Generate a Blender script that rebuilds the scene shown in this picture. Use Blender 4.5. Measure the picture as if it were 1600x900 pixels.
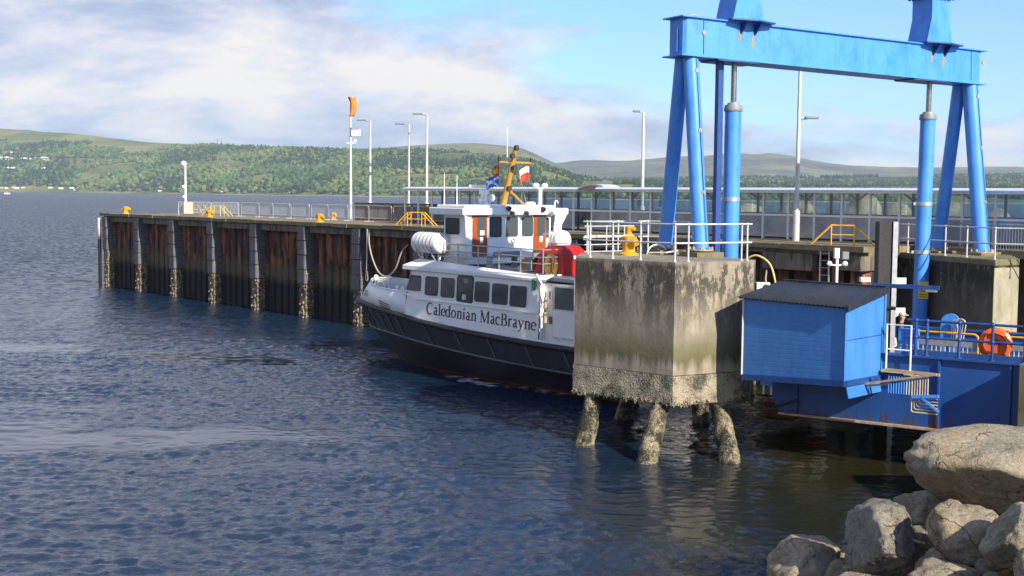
import bpy, bmesh, math, random
import numpy as np
from mathutils import Vector, Matrix, noise as mnoise
R = math.radians
rng = random.Random(7)
nrng = np.random.default_rng(11)
scene = bpy.context.scene
for o in list(bpy.data.objects): bpy.data.objects.remove(o)
COL = scene.collection

# ------------------------------------------------------------------ camera
cd = bpy.data.cameras.new('camera'); cam = bpy.data.objects.new('camera', cd); COL.objects.link(cam)
cd.sensor_width = 36.0; cd.lens = 45.0; cd.clip_start = 0.2; cd.clip_end = 60000
_p, _r = math.atan(145.5/2000), R(0.55)
_f = Vector((0, math.cos(_p), -math.sin(_p))); _x = Vector((1, 0, 0)); _u = _x.cross(_f)
_rt = _x*math.cos(_r) + _u*math.sin(_r); _up = _rt.cross(_f)
cam.matrix_world = Matrix(((_rt.x, _up.x, -_f.x, 0), (_rt.y, _up.y, -_f.y, 0), (_rt.z, _up.z, -_f.z, 8.0), (0, 0, 0, 1)))
scene.camera = cam

# ------------------------------------------------------------------ light, sky, exposure
SUN_AZ, SUN_EL = 37.0, 31.0            # degrees to the right of straight behind the camera, and above the horizon
S = Vector((math.sin(R(SUN_AZ))*math.cos(R(SUN_EL)), -math.cos(R(SUN_AZ))*math.cos(R(SUN_EL)), math.sin(R(SUN_EL))))
ld = bpy.data.lights.new('sun', 'SUN'); sun = bpy.data.objects.new('sun', ld); COL.objects.link(sun)
ld.energy = 5.0; ld.angle = R(0.53); ld.color = (1.0, 0.90, 0.74)
sun.rotation_euler = S.to_track_quat('Z', 'Y').to_euler(); sun.location = S*200
w = bpy.data.worlds.new('World'); scene.world = w; w.use_nodes = True
nt = w.node_tree; nt.nodes.clear()
def N(t, kind, **kw):
    n = t.nodes.new(kind)
    for k, v in kw.items():
        if k.startswith('in_'):
            n.inputs[k[3:].replace('_', ' ')].default_value = v
        else: setattr(n, k, v)
    return n
def mathn(t, op, a, b=None, clamp=False):
    n = t.nodes.new('ShaderNodeMath'); n.operation = op; n.use_clamp = clamp
    for i, v in enumerate((a, b)):
        if v is None: continue
        if isinstance(v, (int, float)): n.inputs[i].default_value = v
        else: t.links.new(v, n.inputs[i])
    return n.outputs[0]
def ramp(t, fac, stops, interp='LINEAR'):
    n = t.nodes.new('ShaderNodeValToRGB'); cr = n.color_ramp; cr.interpolation = interp
    while len(cr.elements) < len(stops): cr.elements.new(0.5)
    for e, (p, c) in zip(cr.elements, stops):
        e.position = p; e.color = tuple(c)+(1,) if len(c) == 3 else c
    t.links.new(fac, n.inputs[0]); return n.outputs[0]
def mixc(t, fac, a, b, mode='MIX'):
    n = t.nodes.new('ShaderNodeMix'); n.data_type = 'RGBA'; n.blend_type = mode
    for i, v in ((0, fac), (6, a), (7, b)):
        if isinstance(v, (int, float)): n.inputs[i].default_value = v
        elif isinstance(v, (tuple, list)): n.inputs[i].default_value = tuple(v)+(1,)
        else: t.links.new(v, n.inputs[i])
    return n.outputs[2]
def noisen(t, vec, scale, detail=4, rough=0.55, dist=0.0):
    n = t.nodes.new('ShaderNodeTexNoise'); n.inputs['Scale'].default_value = scale
    n.inputs['Detail'].default_value = detail; n.inputs['Roughness'].default_value = rough
    n.inputs['Distortion'].default_value = dist
    if vec is not None: t.links.new(vec, n.inputs['Vector'])
    return n.outputs['Fac']
def vmap(t, vec, scale=(1, 1, 1), loc=(0, 0, 0)):
    n = t.nodes.new('ShaderNodeMapping'); n.inputs['Scale'].default_value = scale; n.inputs['Location'].default_value = loc
    t.links.new(vec, n.inputs['Vector']); return n.outputs[0]

sky = N(nt, 'ShaderNodeTexSky', sky_type='NISHITA', sun_disc=False)
sky.sun_elevation = R(SUN_EL); sky.sun_rotation = R(180-SUN_AZ); sky.air_density = 1.0; sky.dust_density = 0.4; sky.ozone_density = 2.5
tc = N(nt, 'ShaderNodeTexCoord')
sx = N(nt, 'ShaderNodeSeparateXYZ'); nt.links.new(tc.outputs['Generated'], sx.inputs[0])
zz = mathn(nt, 'ADD', mathn(nt, 'MAXIMUM', sx.outputs[2], 0.0), 0.28)
px = mathn(nt, 'DIVIDE', sx.outputs[0], zz); py = mathn(nt, 'DIVIDE', sx.outputs[1], zz)
cb = N(nt, 'ShaderNodeCombineXYZ'); nt.links.new(px, cb.inputs[0]); nt.links.new(py, cb.inputs[1])
big = noisen(nt, vmap(nt, cb.outputs[0], (0.95, 1.10, 1), (2.3, 1.1, 0)), 1.0, 7, 0.54, 0.25)
# a cloud bank to the west (left), open sky to the east (right)
bias = mathn(nt, 'MULTIPLY', mathn(nt, 'SUBTRACT', 0.13, sx.outputs[0]), 0.85)
bias = mathn(nt, 'MAXIMUM', mathn(nt, 'MINIMUM', bias, 0.13), -0.11)
thin = mathn(nt, 'MULTIPLY', mathn(nt, 'MINIMUM', mathn(nt, 'MAXIMUM', mathn(nt, 'SUBTRACT', sx.outputs[2], 0.16), 0.0), 0.45), -0.34)   # cloud banks look denser towards the horizon
cov = mathn(nt, 'ADD', mathn(nt, 'ADD', big, bias), thin)
mask = ramp(nt, cov, [(0.44, (0, 0, 0)), (0.49, (.5, .5, .5)), (0.55, (1, 1, 1))], 'EASE')
shade = noisen(nt, vmap(nt, cb.outputs[0], (2.0, 2.3, 1), (7.7, 3.4, 0)), 1.0, 10, 0.62, 0.2)
ccol = ramp(nt, shade, [(0.39, (2.5, 2.9, 3.9)), (0.46, (3.5, 3.75, 4.6)), (0.52, (4.8, 4.75, 5.1)), (0.60, (6.4, 5.8, 5.2))])
skyblue = mixc(nt, 1.0, sky.outputs[0], (0.70, 0.93, 1.30), 'MULTIPLY')
skyc = mixc(nt, mathn(nt, 'MULTIPLY', mask, 0.93), skyblue, ccol)
bg = N(nt, 'ShaderNodeBackground'); bg.inputs['Strength'].default_value = 0.10
nt.links.new(skyc, bg.inputs['Color'])
wo = N(nt, 'ShaderNodeOutputWorld'); nt.links.new(bg.outputs[0], wo.inputs['Surface'])
scene.view_settings.view_transform = 'Standard'; scene.view_settings.look = 'None'
scene.view_settings.exposure = 0.72; scene.view_settings.gamma = 1.0
scene.render.engine = 'CYCLES'; scene.cycles.transparent_max_bounces = 40

# ------------------------------------------------------------------ material helpers
MATS = {}
def newmat(name):
    m = bpy.data.materials.new(name); m.use_nodes = True
    t = m.node_tree; b = t.nodes['Principled BSDF']; MATS[name] = m
    return m, t, b
def objco(t): return N(t, 'ShaderNodeTexCoord').outputs['Object']
def geopos(t): return N(t, 'ShaderNodeNewGeometry').outputs['Position']
def bump(t, b, h, strength=0.3, dist=0.02):
    n = N(t, 'ShaderNodeBump'); n.inputs['Strength'].default_value = strength; n.inputs['Distance'].default_value = dist
    t.links.new(h, n.inputs['Height']); t.links.new(n.outputs[0], b.inputs['Normal']); return n
def pmat(name, c1, c2=None, scale=3.0, rough=0.5, metal=0.0, bmp=0.0, bscale=None, stretch=(1, 1, 1), spec=0.5, dirt=None, dirt_amt=0.5):
    m, t, b = newmat(name)
    co = geopos(t)
    v = vmap(t, co, stretch)
    if c2 is None: c2 = tuple(x*0.8 for x in c1)
    f = noisen(t, v, scale, 6, 0.6)
    c = ramp(t, f, [(0.32, c1), (0.68, c2)])
    if dirt is not None:
        f2 = noisen(t, vmap(t, co, (3.0, 3.0, 0.5)), 1.3, 7, 0.65)
        mk = ramp(t, f2, [(0.52, (0, 0, 0)), (0.70, (1, 1, 1))])
        c = mixc(t, mathn(t, 'MULTIPLY', mk, dirt_amt), c, dirt)
    t.links.new(c, b.inputs['Base Color'])
    b.inputs['Roughness'].default_value = rough; b.inputs['Metallic'].default_value = metal
    b.inputs['Specular IOR Level'].default_value = spec
    if bmp: bump(t, b, noisen(t, v, bscale or scale*4, 5, 0.6), bmp, 0.03)
    return m

# ------------------------------------------------------------------ mesh builder
class MB:
    def __init__(s): s.v = []; s.f = []; s.mi = []; s.cur = 0
    def add(s, vs, fs):
        k = len(s.v); s.v += [tuple(p) for p in vs]
        for f in fs: s.f.append(tuple(i+k for i in f)); s.mi.append(s.cur)
        return s
    def box(s, x0, x1, y0, y1, z0, z1):
        vs = [(x0,y0,z0),(x1,y0,z0),(x1,y1,z0),(x0,y1,z0),(x0,y0,z1),(x1,y0,z1),(x1,y1,z1),(x0,y1,z1)]
        return s.add(vs, [(0,3,2,1),(4,5,6,7),(0,1,5,4),(1,2,6,5),(2,3,7,6),(3,0,4,7)])
    def bbox(s, x0, x1, y0, y1, z0, z1, c=0.02):     # box with chamfered vertical edges
        pl = [(x0+c,y0),(x1-c,y0),(x1,y0+c),(x1,y1-c),(x1-c,y1),(x0+c,y1),(x0,y1-c),(x0,y0+c)]
        return s.prism([(x,y,z0) for x, y in pl], (0,0,z1-z0))
    def prism(s, poly, ext):
        n = len(poly); e = Vector(ext)
        vs = [Vector(p) for p in poly]; vs += [p+e for p in vs]
        fs = [tuple(range(n-1,-1,-1)), tuple(range(n,2*n))] + [(i,(i+1)%n,n+(i+1)%n,n+i) for i in range(n)]
        return s.add(vs, fs)
    def bar(s, a, b, w, h, up=(0,0,1)):
        a, b = Vector(a), Vector(b); d = (b-a).normalized(); u = Vector(up)
        if abs(d.dot(u)) > 0.98: u = Vector((1,0,0))
        r = d.cross(u).normalized(); u = r.cross(d).normalized()
        vs = [p+r*sx*w/2+u*sy*h/2 for p in (a,b) for sx, sy in ((-1,-1),(1,-1),(1,1),(-1,1))]
        return s.add(vs, [(0,3,2,1),(4,5,6,7),(0,1,5,4),(1,2,6,5),(2,3,7,6),(3,0,4,7)])
    def tube(s, pts, r, n=8, caps=True, closed=False):
        P = [Vector(p) for p in pts]; m = len(P)
        rs = r if isinstance(r, (list, tuple)) else [r]*m
        vs = []; prev = None
        for i in range(m):
            if closed: d = P[(i+1)%m]-P[i-1]
            else: d = P[min(i+1,m-1)]-P[max(i-1,0)]
            d.normalize()
            if prev is None:
                u = Vector((0,0,1)) if abs(d.z) < 0.9 else Vector((1,0,0))
                x = d.cross(u).normalized()
            else: x = (prev - d*prev.dot(d)).normalized()
            prev = x; y = d.cross(x)
            for k in range(n):
                a = 2*math.pi*k/n; vs.append(P[i]+x*(math.cos(a)*rs[i])+y*(math.sin(a)*rs[i]))
        fs = []
        for i in range(m if closed else m-1):
            j = (i+1)%m
            for k in range(n): fs.append((i*n+k, i*n+(k+1)%n, j*n+(k+1)%n, j*n+k))
        if caps and not closed: fs += [tuple(range(n-1,-1,-1)), tuple(range((m-1)*n, m*n))]
        return s.add(vs, fs)
    def lathe(s, prof, c=(0,0,0), n=16, axis=(0,0,1)):
        ax = Vector(axis).normalized(); u = Vector((0,0,1)) if abs(ax.z) < 0.9 else Vector((1,0,0))
        x = ax.cross(u).normalized(); y = ax.cross(x); c = Vector(c); vs = []
        for r, z in prof:
            for k in range(n):
                a = 2*math.pi*k/n; vs.append(c+ax*z+x*(r*math.cos(a))+y*(r*math.sin(a)))
        m = len(prof); fs = []
        for i in range(m-1):
            for k in range(n): fs.append((i*n+k, i*n+(k+1)%n, (i+1)*n+(k+1)%n, (i+1)*n+k))
        fs += [tuple(range(n-1,-1,-1)), tuple(range((m-1)*n, m*n))]
        return s.add(vs, fs)
    def grid(s, rows):
        m, n = len(rows), len(rows[0])
        return s.add([p for r in rows for p in r], [(i*n+k,i*n+k+1,(i+1)*n+k+1,(i+1)*n+k) for i in range(m-1) for k in range(n-1)])
    def ball(s, c, r, n=10, m=6, sc=(1,1,1)):
        prof = [(max(1e-3, math.sin(math.pi*i/m))*r, -math.cos(math.pi*i/m)*r) for i in range(m+1)]
        k = len(s.v); s.lathe(prof, (0,0,0), n)
        for i in range(k, len(s.v)):
            x, y, z = s.v[i]; s.v[i] = (x*sc[0]+c[0], y*sc[1]+c[1], z*sc[2]+c[2])
        return s
    def mesh(s, name, mats, smooth=None, bevel=0):
        me = bpy.data.meshes.new(name); me.from_pydata(s.v, [], s.f)
        ms = mats if isinstance(mats, (list, tuple)) else [mats]
        for m in ms: me.materials.append(m)
        if len(ms) > 1: me.polygons.foreach_set('material_index', s.mi)
        bm = bmesh.new(); bm.from_mesh(me)
        bmesh.ops.recalc_face_normals(bm, faces=bm.faces)
        if bevel:
            es = [e for e in bm.edges if len(e.link_faces) == 2 and e.calc_face_angle(0) > 0.6]
            bmesh.ops.bevel(bm, geom=es, offset=bevel, segments=1, affect='EDGES', profile=0.5)
        if smooth is not None:
            for f in bm.faces: f.smooth = True
            for e in bm.edges:
                if len(e.link_faces) == 2 and e.calc_face_angle(0) > R(smooth): e.smooth = False
        bm.to_mesh(me); bm.free(); me.update()
        return me
    def build(s, name, mats, parent=None, smooth=None, bevel=0, loc=None):
        o = bpy.data.objects.new(name, s.mesh(name, mats, smooth, bevel)); COL.objects.link(o)
        if parent is not None: o.parent = parent
        if loc is not None: o.location = loc
        return o
def tag(o, label=None, cat=None, group=None, kind=None):
    if label: o['label'] = label
    if cat: o['category'] = cat
    if group: o['group'] = group
    if kind: o['kind'] = kind
    return o
def thing(name, label, cat, loc=(0,0,0), rot=0.0, group=None):
    o = bpy.data.objects.new(name, None); COL.objects.link(o); o.empty_display_size = 0.3
    o.location = loc; o.rotation_euler = (0,0,rot); return tag(o, label, cat, group)
def place(o, loc, rot=0.0): o.location = loc; o.rotation_euler = (0,0,rot); return o
def meshobj(name, me, parent, loc=(0,0,0), rot=(0,0,0)):
    o = bpy.data.objects.new(name, me); COL.objects.link(o); o.parent = parent; o.location = loc; o.rotation_euler = rot; return o
def copy_tree(o, parent=None):
    c = o.copy(); COL.objects.link(c)
    if parent is not None: c.parent = parent
    for ch in list(o.children): copy_tree(ch, c)
    return c
def arc(c, r, a0, a1, n, ax=(1,0,0), ay=(0,0,1)):
    c, ax, ay = Vector(c), Vector(ax), Vector(ay)
    return [c+ax*(r*math.cos(R(a0+(a1-a0)*i/n)))+ay*(r*math.sin(R(a0+(a1-a0)*i/n))) for i in range(n+1)]

# ------------------------------------------------------------------ materials
def wear_paint(name, base, light, rust=(0.20,0.075,0.02), rust_amt=0.5, rough=0.42, rust_at=0.69):
    m, t, b = newmat(name); co = geopos(t)
    c = ramp(t, noisen(t, vmap(t, co, (1,1,0.45)), 1.9, 9, 0.70), [(0.34, base), (0.52, light), (0.72, tuple(x*1.06+0.012 for x in light))])
    fine = noisen(t, co, 14, 4, 0.6)
    c = mixc(t, mathn(t, 'MULTIPLY', ramp(t, fine, [(0.6,(0,0,0)),(0.75,(1,1,1))]), 0.12), c, (0.55,0.6,0.62))
    f = noisen(t, vmap(t, co, (2.2,2.2,0.55)), 1.5, 9, 0.72)
    mk = ramp(t, f, [(rust_at,(0,0,0)),(rust_at+0.06,(1,1,1))])
    c = mixc(t, mathn(t, 'MULTIPLY', mk, rust_amt), c, rust)
    t.links.new(c, b.inputs['Base Color'])
    t.links.new(ramp(t, fine, [(0.3,(rough-0.08,)*3),(0.7,(rough+0.12,)*3)]), b.inputs['Roughness'])
    bump(t, b, noisen(t, co, 5, 3, 0.5), 0.06, 0.02)
    return m
M_blue = wear_paint('blue_paint', (0.038,0.205,0.62), (0.065,0.265,0.70), rust_amt=0.6, rust_at=0.73)
M_bluedk = wear_paint('dark_blue_paint', (0.010,0.045,0.18), (0.015,0.062,0.23), rust_amt=0.7, rust_at=0.67)
M_cabin = wear_paint('cabin_blue_paint', (0.034,0.165,0.46), (0.05,0.20,0.51), rust_amt=0.25, rust_at=0.75)
M_white = pmat('white_paint', (0.82,0.82,0.79), (0.76,0.76,0.74), 2.0, 0.35, dirt=(0.50,0.44,0.36), dirt_amt=0.22)
M_white2 = pmat('white_plain', (0.80,0.80,0.78), (0.74,0.74,0.72), 3.0, 0.4)
M_navy = pmat('navy_hull_paint', (0.016,0.018,0.026), (0.026,0.028,0.036), 1.2, 0.42, dirt=(0.07,0.065,0.06), dirt_amt=0.5, bmp=0.05, bscale=3)
M_navy2 = pmat('black_rubber', (0.014,0.014,0.016), (0.03,0.03,0.032), 4, 0.6)
M_rib = pmat('grey_rib_paint', (0.10,0.11,0.12), (0.06,0.065,0.07), 4, 0.5)
M_boot = pmat('red_boot_paint', (0.16,0.03,0.015), (0.08,0.02,0.012), 3, 0.6)
M_red = pmat('red_paint', (0.42,0.012,0.007), (0.34,0.010,0.006), 2.5, 0.4)
M_wood = pmat('varnished_wood', (0.36,0.085,0.02), (0.24,0.05,0.012), 5, 0.35, stretch=(4,4,0.6))
M_ochre = pmat('ochre_paint', (0.50,0.27,0.05), (0.40,0.20,0.035), 4, 0.45, dirt=(0.16,0.06,0.02))
M_yel = pmat('yellow_paint', (0.72,0.36,0.012), (0.62,0.28,0.01), 4, 0.5, dirt=(0.25,0.12,0.03), dirt_amt=0.6)
M_yelpale = pmat('pale_yellow_paint', (0.62,0.48,0.16), (0.5,0.37,0.10), 4, 0.55)
M_galv = pmat('galvanised_steel', (0.50,0.51,0.51), (0.36,0.37,0.38), 5, 0.42, 0.55)
M_galvw = pmat('pale_steel', (0.62,0.62,0.60), (0.48,0.48,0.47), 6, 0.5, 0.2, dirt=(0.22,0.13,0.07), dirt_amt=0.4)
M_steel = pmat('ram_steel', (0.32,0.31,0.30), (0.18,0.17,0.16), 6, 0.3, 0.8)
M_dark = pmat('dark_fitting', (0.02,0.02,0.022), (0.035,0.034,0.034), 5, 0.5)
M_grey = pmat('grey_paint', (0.24,0.25,0.27), (0.18,0.19,0.2), 3, 0.5)
M_orange = pmat('orange_plastic', (0.72,0.12,0.012), (0.62,0.095,0.01), 4, 0.4)
M_rope = pmat('rope', (0.42,0.38,0.30), (0.28,0.25,0.19), 20, 0.9)
M_rustbar = pmat('rusty_bar', (0.30,0.17,0.08), (0.40,0.36,0.30), 6, 0.75)
M_roofdk = pmat('dark_roof_sheet', (0.014,0.017,0.026), (0.022,0.026,0.036), 3, 0.5, dirt=(0.06,0.06,0.062), dirt_amt=0.3)
M_sand = pmat('sand', (0.36,0.30,0.21), (0.26,0.22,0.16), 0.01, 0.9)
M_timber = pmat('weathered_timber', (0.16,0.11,0.075), (0.085,0.06,0.045), 3, 0.85, stretch=(3,3,0.4), bmp=0.3)
M_deck = pmat('pier_deck', (0.24,0.19,0.12), (0.15,0.12,0.075), 1.3, 0.9, bmp=0.2, dirt=(0.07,0.08,0.02), dirt_amt=0.7)
M_text = pmat('black_lettering', (0.012,0.012,0.016), (0.02,0.02,0.024), 3, 0.4)
M_emb = pmat('emblem_yellow', (0.62,0.42,0.10), (0.55,0.36,0.09), 3, 0.5)
M_asph = pmat('steel_deck_coating', (0.05,0.05,0.055), (0.08,0.08,0.08), 2, 0.85)
def glassdark(name, col=(0.012,0.015,0.018), rough=0.04):
    m, t, b = newmat(name)
    b.inputs['Base Color'].default_value = tuple(col)+(1,); b.inputs['Roughness'].default_value = rough
    b.inputs['IOR'].default_value = 1.5
    bump(t, b, noisen(t, geopos(t), 1.2, 2, 0.5), 0.04, 0.05)
    return m
M_win = glassdark('dark_window_glass', (0.014,0.016,0.020))
M_win2 = glassdark('wheelhouse_glass', (0.06,0.08,0.085))
def clearglass(name, tint, a):
    m, t, b = newmat(name); t.nodes.remove(b)
    tr = N(t, 'ShaderNodeBsdfTransparent'); tr.inputs[0].default_value = tuple(tint)+(1,)
    gl = N(t, 'ShaderNodeBsdfGlossy'); gl.inputs['Roughness'].default_value = 0.05
    df = N(t, 'ShaderNodeBsdfDiffuse'); df.inputs[0].default_value = (0.58,0.60,0.60,1)
    lwt = N(t, 'ShaderNodeLayerWeight'); lwt.inputs[0].default_value = 0.5; frv = mathn(t, 'ADD', 0.03, mathn(t, 'MULTIPLY', mathn(t, 'POWER', lwt.outputs['Facing'], 5.0), 0.35))
    m1 = N(t, 'ShaderNodeMixShader'); t.links.new(frv, m1.inputs[0]); t.links.new(tr.outputs[0], m1.inputs[1]); t.links.new(gl.outputs[0], m1.inputs[2])
    m2 = N(t, 'ShaderNodeMixShader')
    f = noisen(t, geopos(t), 0.9, 4, 0.6); t.links.new(mathn(t, 'MULTIPLY', f, a), m2.inputs[0])
    t.links.new(m1.outputs[0], m2.inputs[1]); t.links.new(df.outputs[0], m2.inputs[2])
    t.links.new(m2.outputs[0], t.nodes['Material Output'].inputs['Surface'])
    return m
M_pane = clearglass('clear_shelter_glass', (0.86,0.92,0.91), 0.16)
M_pane2 = clearglass('dusty_shelter_panel', (0.66,0.70,0.72), 0.95)

def concrete(name, base=(0.30,0.262,0.195), dark=(0.020,0.017,0.014), growth_lo=1.5, growth_hi=3.0, black_top=True, amt=0.8):
    m, t, b = newmat(name); co = geopos(t); sp = N(t, 'ShaderNodeSeparateXYZ'); t.links.new(co, sp.inputs[0]); z = sp.outputs[2]
    n1 = noisen(t, co, 1.4, 8, 0.65); n2 = noisen(t, co, 9, 6, 0.7); n3 = noisen(t, vmap(t, co, (2.4,2.4,0.28)), 1.2, 8, 0.66)
    c = ramp(t, n1, [(0.30, tuple(x*0.72 for x in base)), (0.55, base), (0.75, tuple(x*1.25 for x in base))])
    # vertical run-off stains
    st = ramp(t, n3, [(0.44,(0,0,0)),(0.64,(1,1,1))])
    c = mixc(t, mathn(t, 'MULTIPLY', st, 0.62*amt), c, (0.07,0.058,0.042))
    if black_top:   # flaking black coating near the top of the block
        bt = noisen(t, vmap(t, co, (1.9,1.9,0.75)), 1.1, 12, 0.80)
        hz = ramp(t, mathn(t, 'DIVIDE', z, 10.0), [(0.36,(0,0,0)),(0.46,(.55,.55,.55)),(0.52,(1,1,1)),(0.585,(1,1,1)),(0.60,(.2,.2,.2))])
        k = mathn(t, 'MULTIPLY', ramp(t, bt, [(0.47,(0,0,0)),(0.49,(1,1,1))]), mathn(t, 'MULTIPLY', hz, amt))
        k = mathn(t, 'MULTIPLY', k, ramp(t, n2, [(0.30,(0.6,)*3),(0.42,(1,1,1))]))
        c = mixc(t, k, c, dark)
    # green algae just above the barnacle band
    zn = mathn(t, 'ADD', z, mathn(t, 'MULTIPLY', mathn(t, 'SUBTRACT', n3, 0.5), 1.3))
    g = ramp(t, mathn(t, 'DIVIDE', zn, 10.0), [(growth_hi/10-0.03,(0,0,0)),(growth_hi/10,(1,1,1)),(growth_hi/10+0.03,(.8,.8,.8)),(growth_hi/10+0.09,(0,0,0))])
    c = mixc(t, mathn(t, 'MULTIPLY', g, 0.75), c, (0.070,0.070,0.014))
    t.links.new(c, b.inputs['Base Color']); b.inputs['Roughness'].default_value = 0.9
    h = mathn(t, 'ADD', mathn(t, 'MULTIPLY', n1, 0.6), mathn(t, 'MULTIPLY', n2, 0.4)); bump(t, b, h, 0.55, 0.05)
    return m
M_conc = concrete('stained_concrete')
M_conc2 = concrete('dark_quay_concrete', (0.15,0.125,0.09), growth_lo=0, growth_hi=2.2, amt=0.9)
def barnacle(name, lo=(0.055,0.048,0.034), hi=(0.33,0.29,0.21), green=0.3, sh=-0.02):
    m, t, b = newmat(name); co = geopos(t)
    vo = N(t, 'ShaderNodeTexVoronoi'); vo.inputs['Scale'].default_value = 16; t.links.new(co, vo.inputs['Vector'])
    n1 = noisen(t, co, 1.8, 8, 0.72); n2 = noisen(t, co, 22, 4, 0.6)
    f = mathn(t, 'ADD', mathn(t, 'MULTIPLY', n1, 0.75), mathn(t, 'MULTIPLY', n2, 0.35))
    c = ramp(t, f, [(0.46+sh, lo), (0.54+sh, tuple((a+b_)/2 for a, b_ in zip(lo, hi))), (0.62+sh, hi)])
    g = ramp(t, noisen(t, co, 1.3, 5, 0.6), [(0.50,(0,0,0)),(0.66,(1,1,1))])
    c = mixc(t, mathn(t, 'MULTIPLY', g, green), c, (0.05,0.075,0.018))
    t.links.new(c, b.inputs['Base Color']); b.inputs['Roughness'].default_value = 0.85
    h = mathn(t, 'SUBTRACT', n2, mathn(t, 'MULTIPLY', vo.outputs['Distance'], 1.2)); bump(t, b, h, 0.55, 0.05)
    return m
M_barn = barnacle('barnacle_crust')
M_barnd = barnacle('weedy_pile_crust', (0.014,0.012,0.010), (0.42,0.35,0.22), 0.35, 0.055)
def tidal(name, up1, up2, rust=None, tide=3.5, black=2.2, algae=(0.095,0.085,0.040), blackc=(0.006,0.0055,0.005), barn=0.0):
    """weathering by height above the water: dry top, pale algae band, black weed zone"""
    m, t, b = newmat(name); co = geopos(t); sp = N(t, 'ShaderNodeSeparateXYZ'); t.links.new(co, sp.inputs[0])
    nj = noisen(t, vmap(t, co, (1.2,1.2,0.5)), 1.5, 7, 0.65); n2 = noisen(t, co, 7, 5, 0.65)
    z = mathn(t, 'ADD', sp.outputs[2], mathn(t, 'MULTIPLY', mathn(t, 'SUBTRACT', nj, 0.5), 1.1))
    c = ramp(t, noisen(t, vmap(t, co, (2,2,0.35)), 1.7, 8, 0.68), [(0.34, up1), (0.66, up2)])
    if rust is not None:
        rk = ramp(t, noisen(t, vmap(t, co, (1.6,1.6,0.3), (3,1,0)), 1.4, 8, 0.7), [(0.50,(0,0,0)),(0.57,(1,1,1))])
        c = mixc(t, mathn(t, 'MULTIPLY', rk, 0.75), c, rust)
    zt = mathn(t, 'DIVIDE', z, 8.0)
    a = ramp(t, zt, [((tide-0.25)/8,(1,1,1)),((tide+0.25)/8,(0,0,0))])
    c = mixc(t, mathn(t, 'MULTIPLY', a, 0.7), c, algae)
    k = ramp(t, zt, [((black-0.35)/8,(1,1,1)),((black+0.2)/8,(0,0,0))])
    lowc = mixc(t, ramp(t, n2, [(0.45,(0,0,0)),(0.62,(1,1,1))]), blackc, (0.26,0.21,0.13)) if barn else mixc(t, ramp(t, n2, [(0.55,(0,0,0)),(0.75,(.5,.5,.5))]), blackc, (0.06,0.05,0.035))
    c = mixc(t, k, c, lowc)
    t.links.new(c, b.inputs['Base Color']); b.inputs['Roughness'].default_value = 0.75
    bump(t, b, mathn(t, 'ADD', n2, noisen(t, co, 24, 3, 0.6)), 0.6, 0.03)
    return m
M_sheet = tidal('rusty_sheet_steel', (0.070,0.030,0.017), (0.020,0.014,0.012), (0.36,0.12,0.038), 3.2, 2.2)
M_fender = tidal('fender_pile_growth', (0.13,0.13,0.135), (0.075,0.075,0.08), None, 3.4, 2.6, (0.15,0.135,0.06), (0.030,0.025,0.018), 1.0)
M_fpanel = pmat('fender_panel_rubber', (0.13,0.13,0.135), (0.07,0.07,0.075), 2.5, 0.7, dirt=(0.13,0.10,0.07), dirt_amt=0.5, bmp=0.2)
M_edge = tidal('edge_pile_paint', (0.62,0.60,0.55), (0.45,0.43,0.38), None, 4.6, 4.3)
M_cap = tidal('capping_beam_concrete', (0.22,0.19,0.14), (0.12,0.10,0.075), (0.05,0.045,0.03), -3, -4)
M_pileblk = tidal('dark_pile_timber', (0.040,0.036,0.034), (0.025,0.023,0.022), None, 2.6, 1.8)
# ================================================================== SETTING: water
def axis_lines(lo, hi, step, far_lo, far_hi, g):
    a = list(np.arange(lo, hi+1e-6, step)); s = step
    while a[-1] < far_hi: s *= g; a.append(a[-1]+s)
    if far_lo is not None:
        s = step; b = []
        cur = lo
        while cur > far_lo: s *= g; cur -= s; b.append(cur)
        a = b[::-1]+a
    return np.array(a)
xs = axis_lines(-31, 15, 0.105, -15000, 15000, 1.16)
ys = axis_lines(18, 64, 0.105, -400, 12500, 1.030)
gx, gy = np.meshgrid(xs, ys)
def sm(e0, e1, x):
    t = np.clip((x-e0)/(e1-e0), 0, 1); return t*t*(3-2*t)
def vnoise(x, y, seed):
    """smooth value noise, numpy"""
    xi, yi = np.floor(x).astype(np.int64), np.floor(y).astype(np.int64); fx, fy = x-xi, y-yi
    fx, fy = fx*fx*(3-2*fx), fy*fy*(3-2*fy)
    def h(a, b):
        n = (a*374761393 + b*668265263 + seed*982451653) & 0x7fffffff
        n = ((n ^ (n >> 13))*1274126177) & 0x7fffffff
        return ((n ^ (n >> 16)) & 0xffff)/65535.0
    return (h(xi,yi)*(1-fx)+h(xi+1,yi)*fx)*(1-fy)+(h(xi,yi+1)*(1-fx)+h(xi+1,yi+1)*fx)*fy
def fbm(x, y, seed, o=4):
    r = 0; a = 0.5; tot = 0
    for i in range(o): r = r+a*vnoise(x*2**i+17.3*i, y*2**i-9.1*i, seed+i); tot += a; a *= 0.5
    return r/tot
h = np.zeros_like(gx); rw = np.random.default_rng(5)
for lam_lo, lam_hi, cnt, slope in ((0.26,0.60,74,0.095),(0.60,1.4,34,0.026),(1.6,6.0,18,0.011)):
    for i in range(cnt):
        lam = lam_lo*(lam_hi/lam_lo)**rw.random(); k = 2*np.pi/lam
        a = R(-100+rw.normal(0, 42)); amp = slope/k*(0.6+0.8*rw.random())*2.0/np.sqrt(cnt)*1.6
        h += amp*np.sin(k*(gx*np.cos(a)+gy*np.sin(a))+rw.random()*6.28+1.5*np.sin(0.13*k*(gx*np.sin(a)-gy*np.cos(a))))
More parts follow.
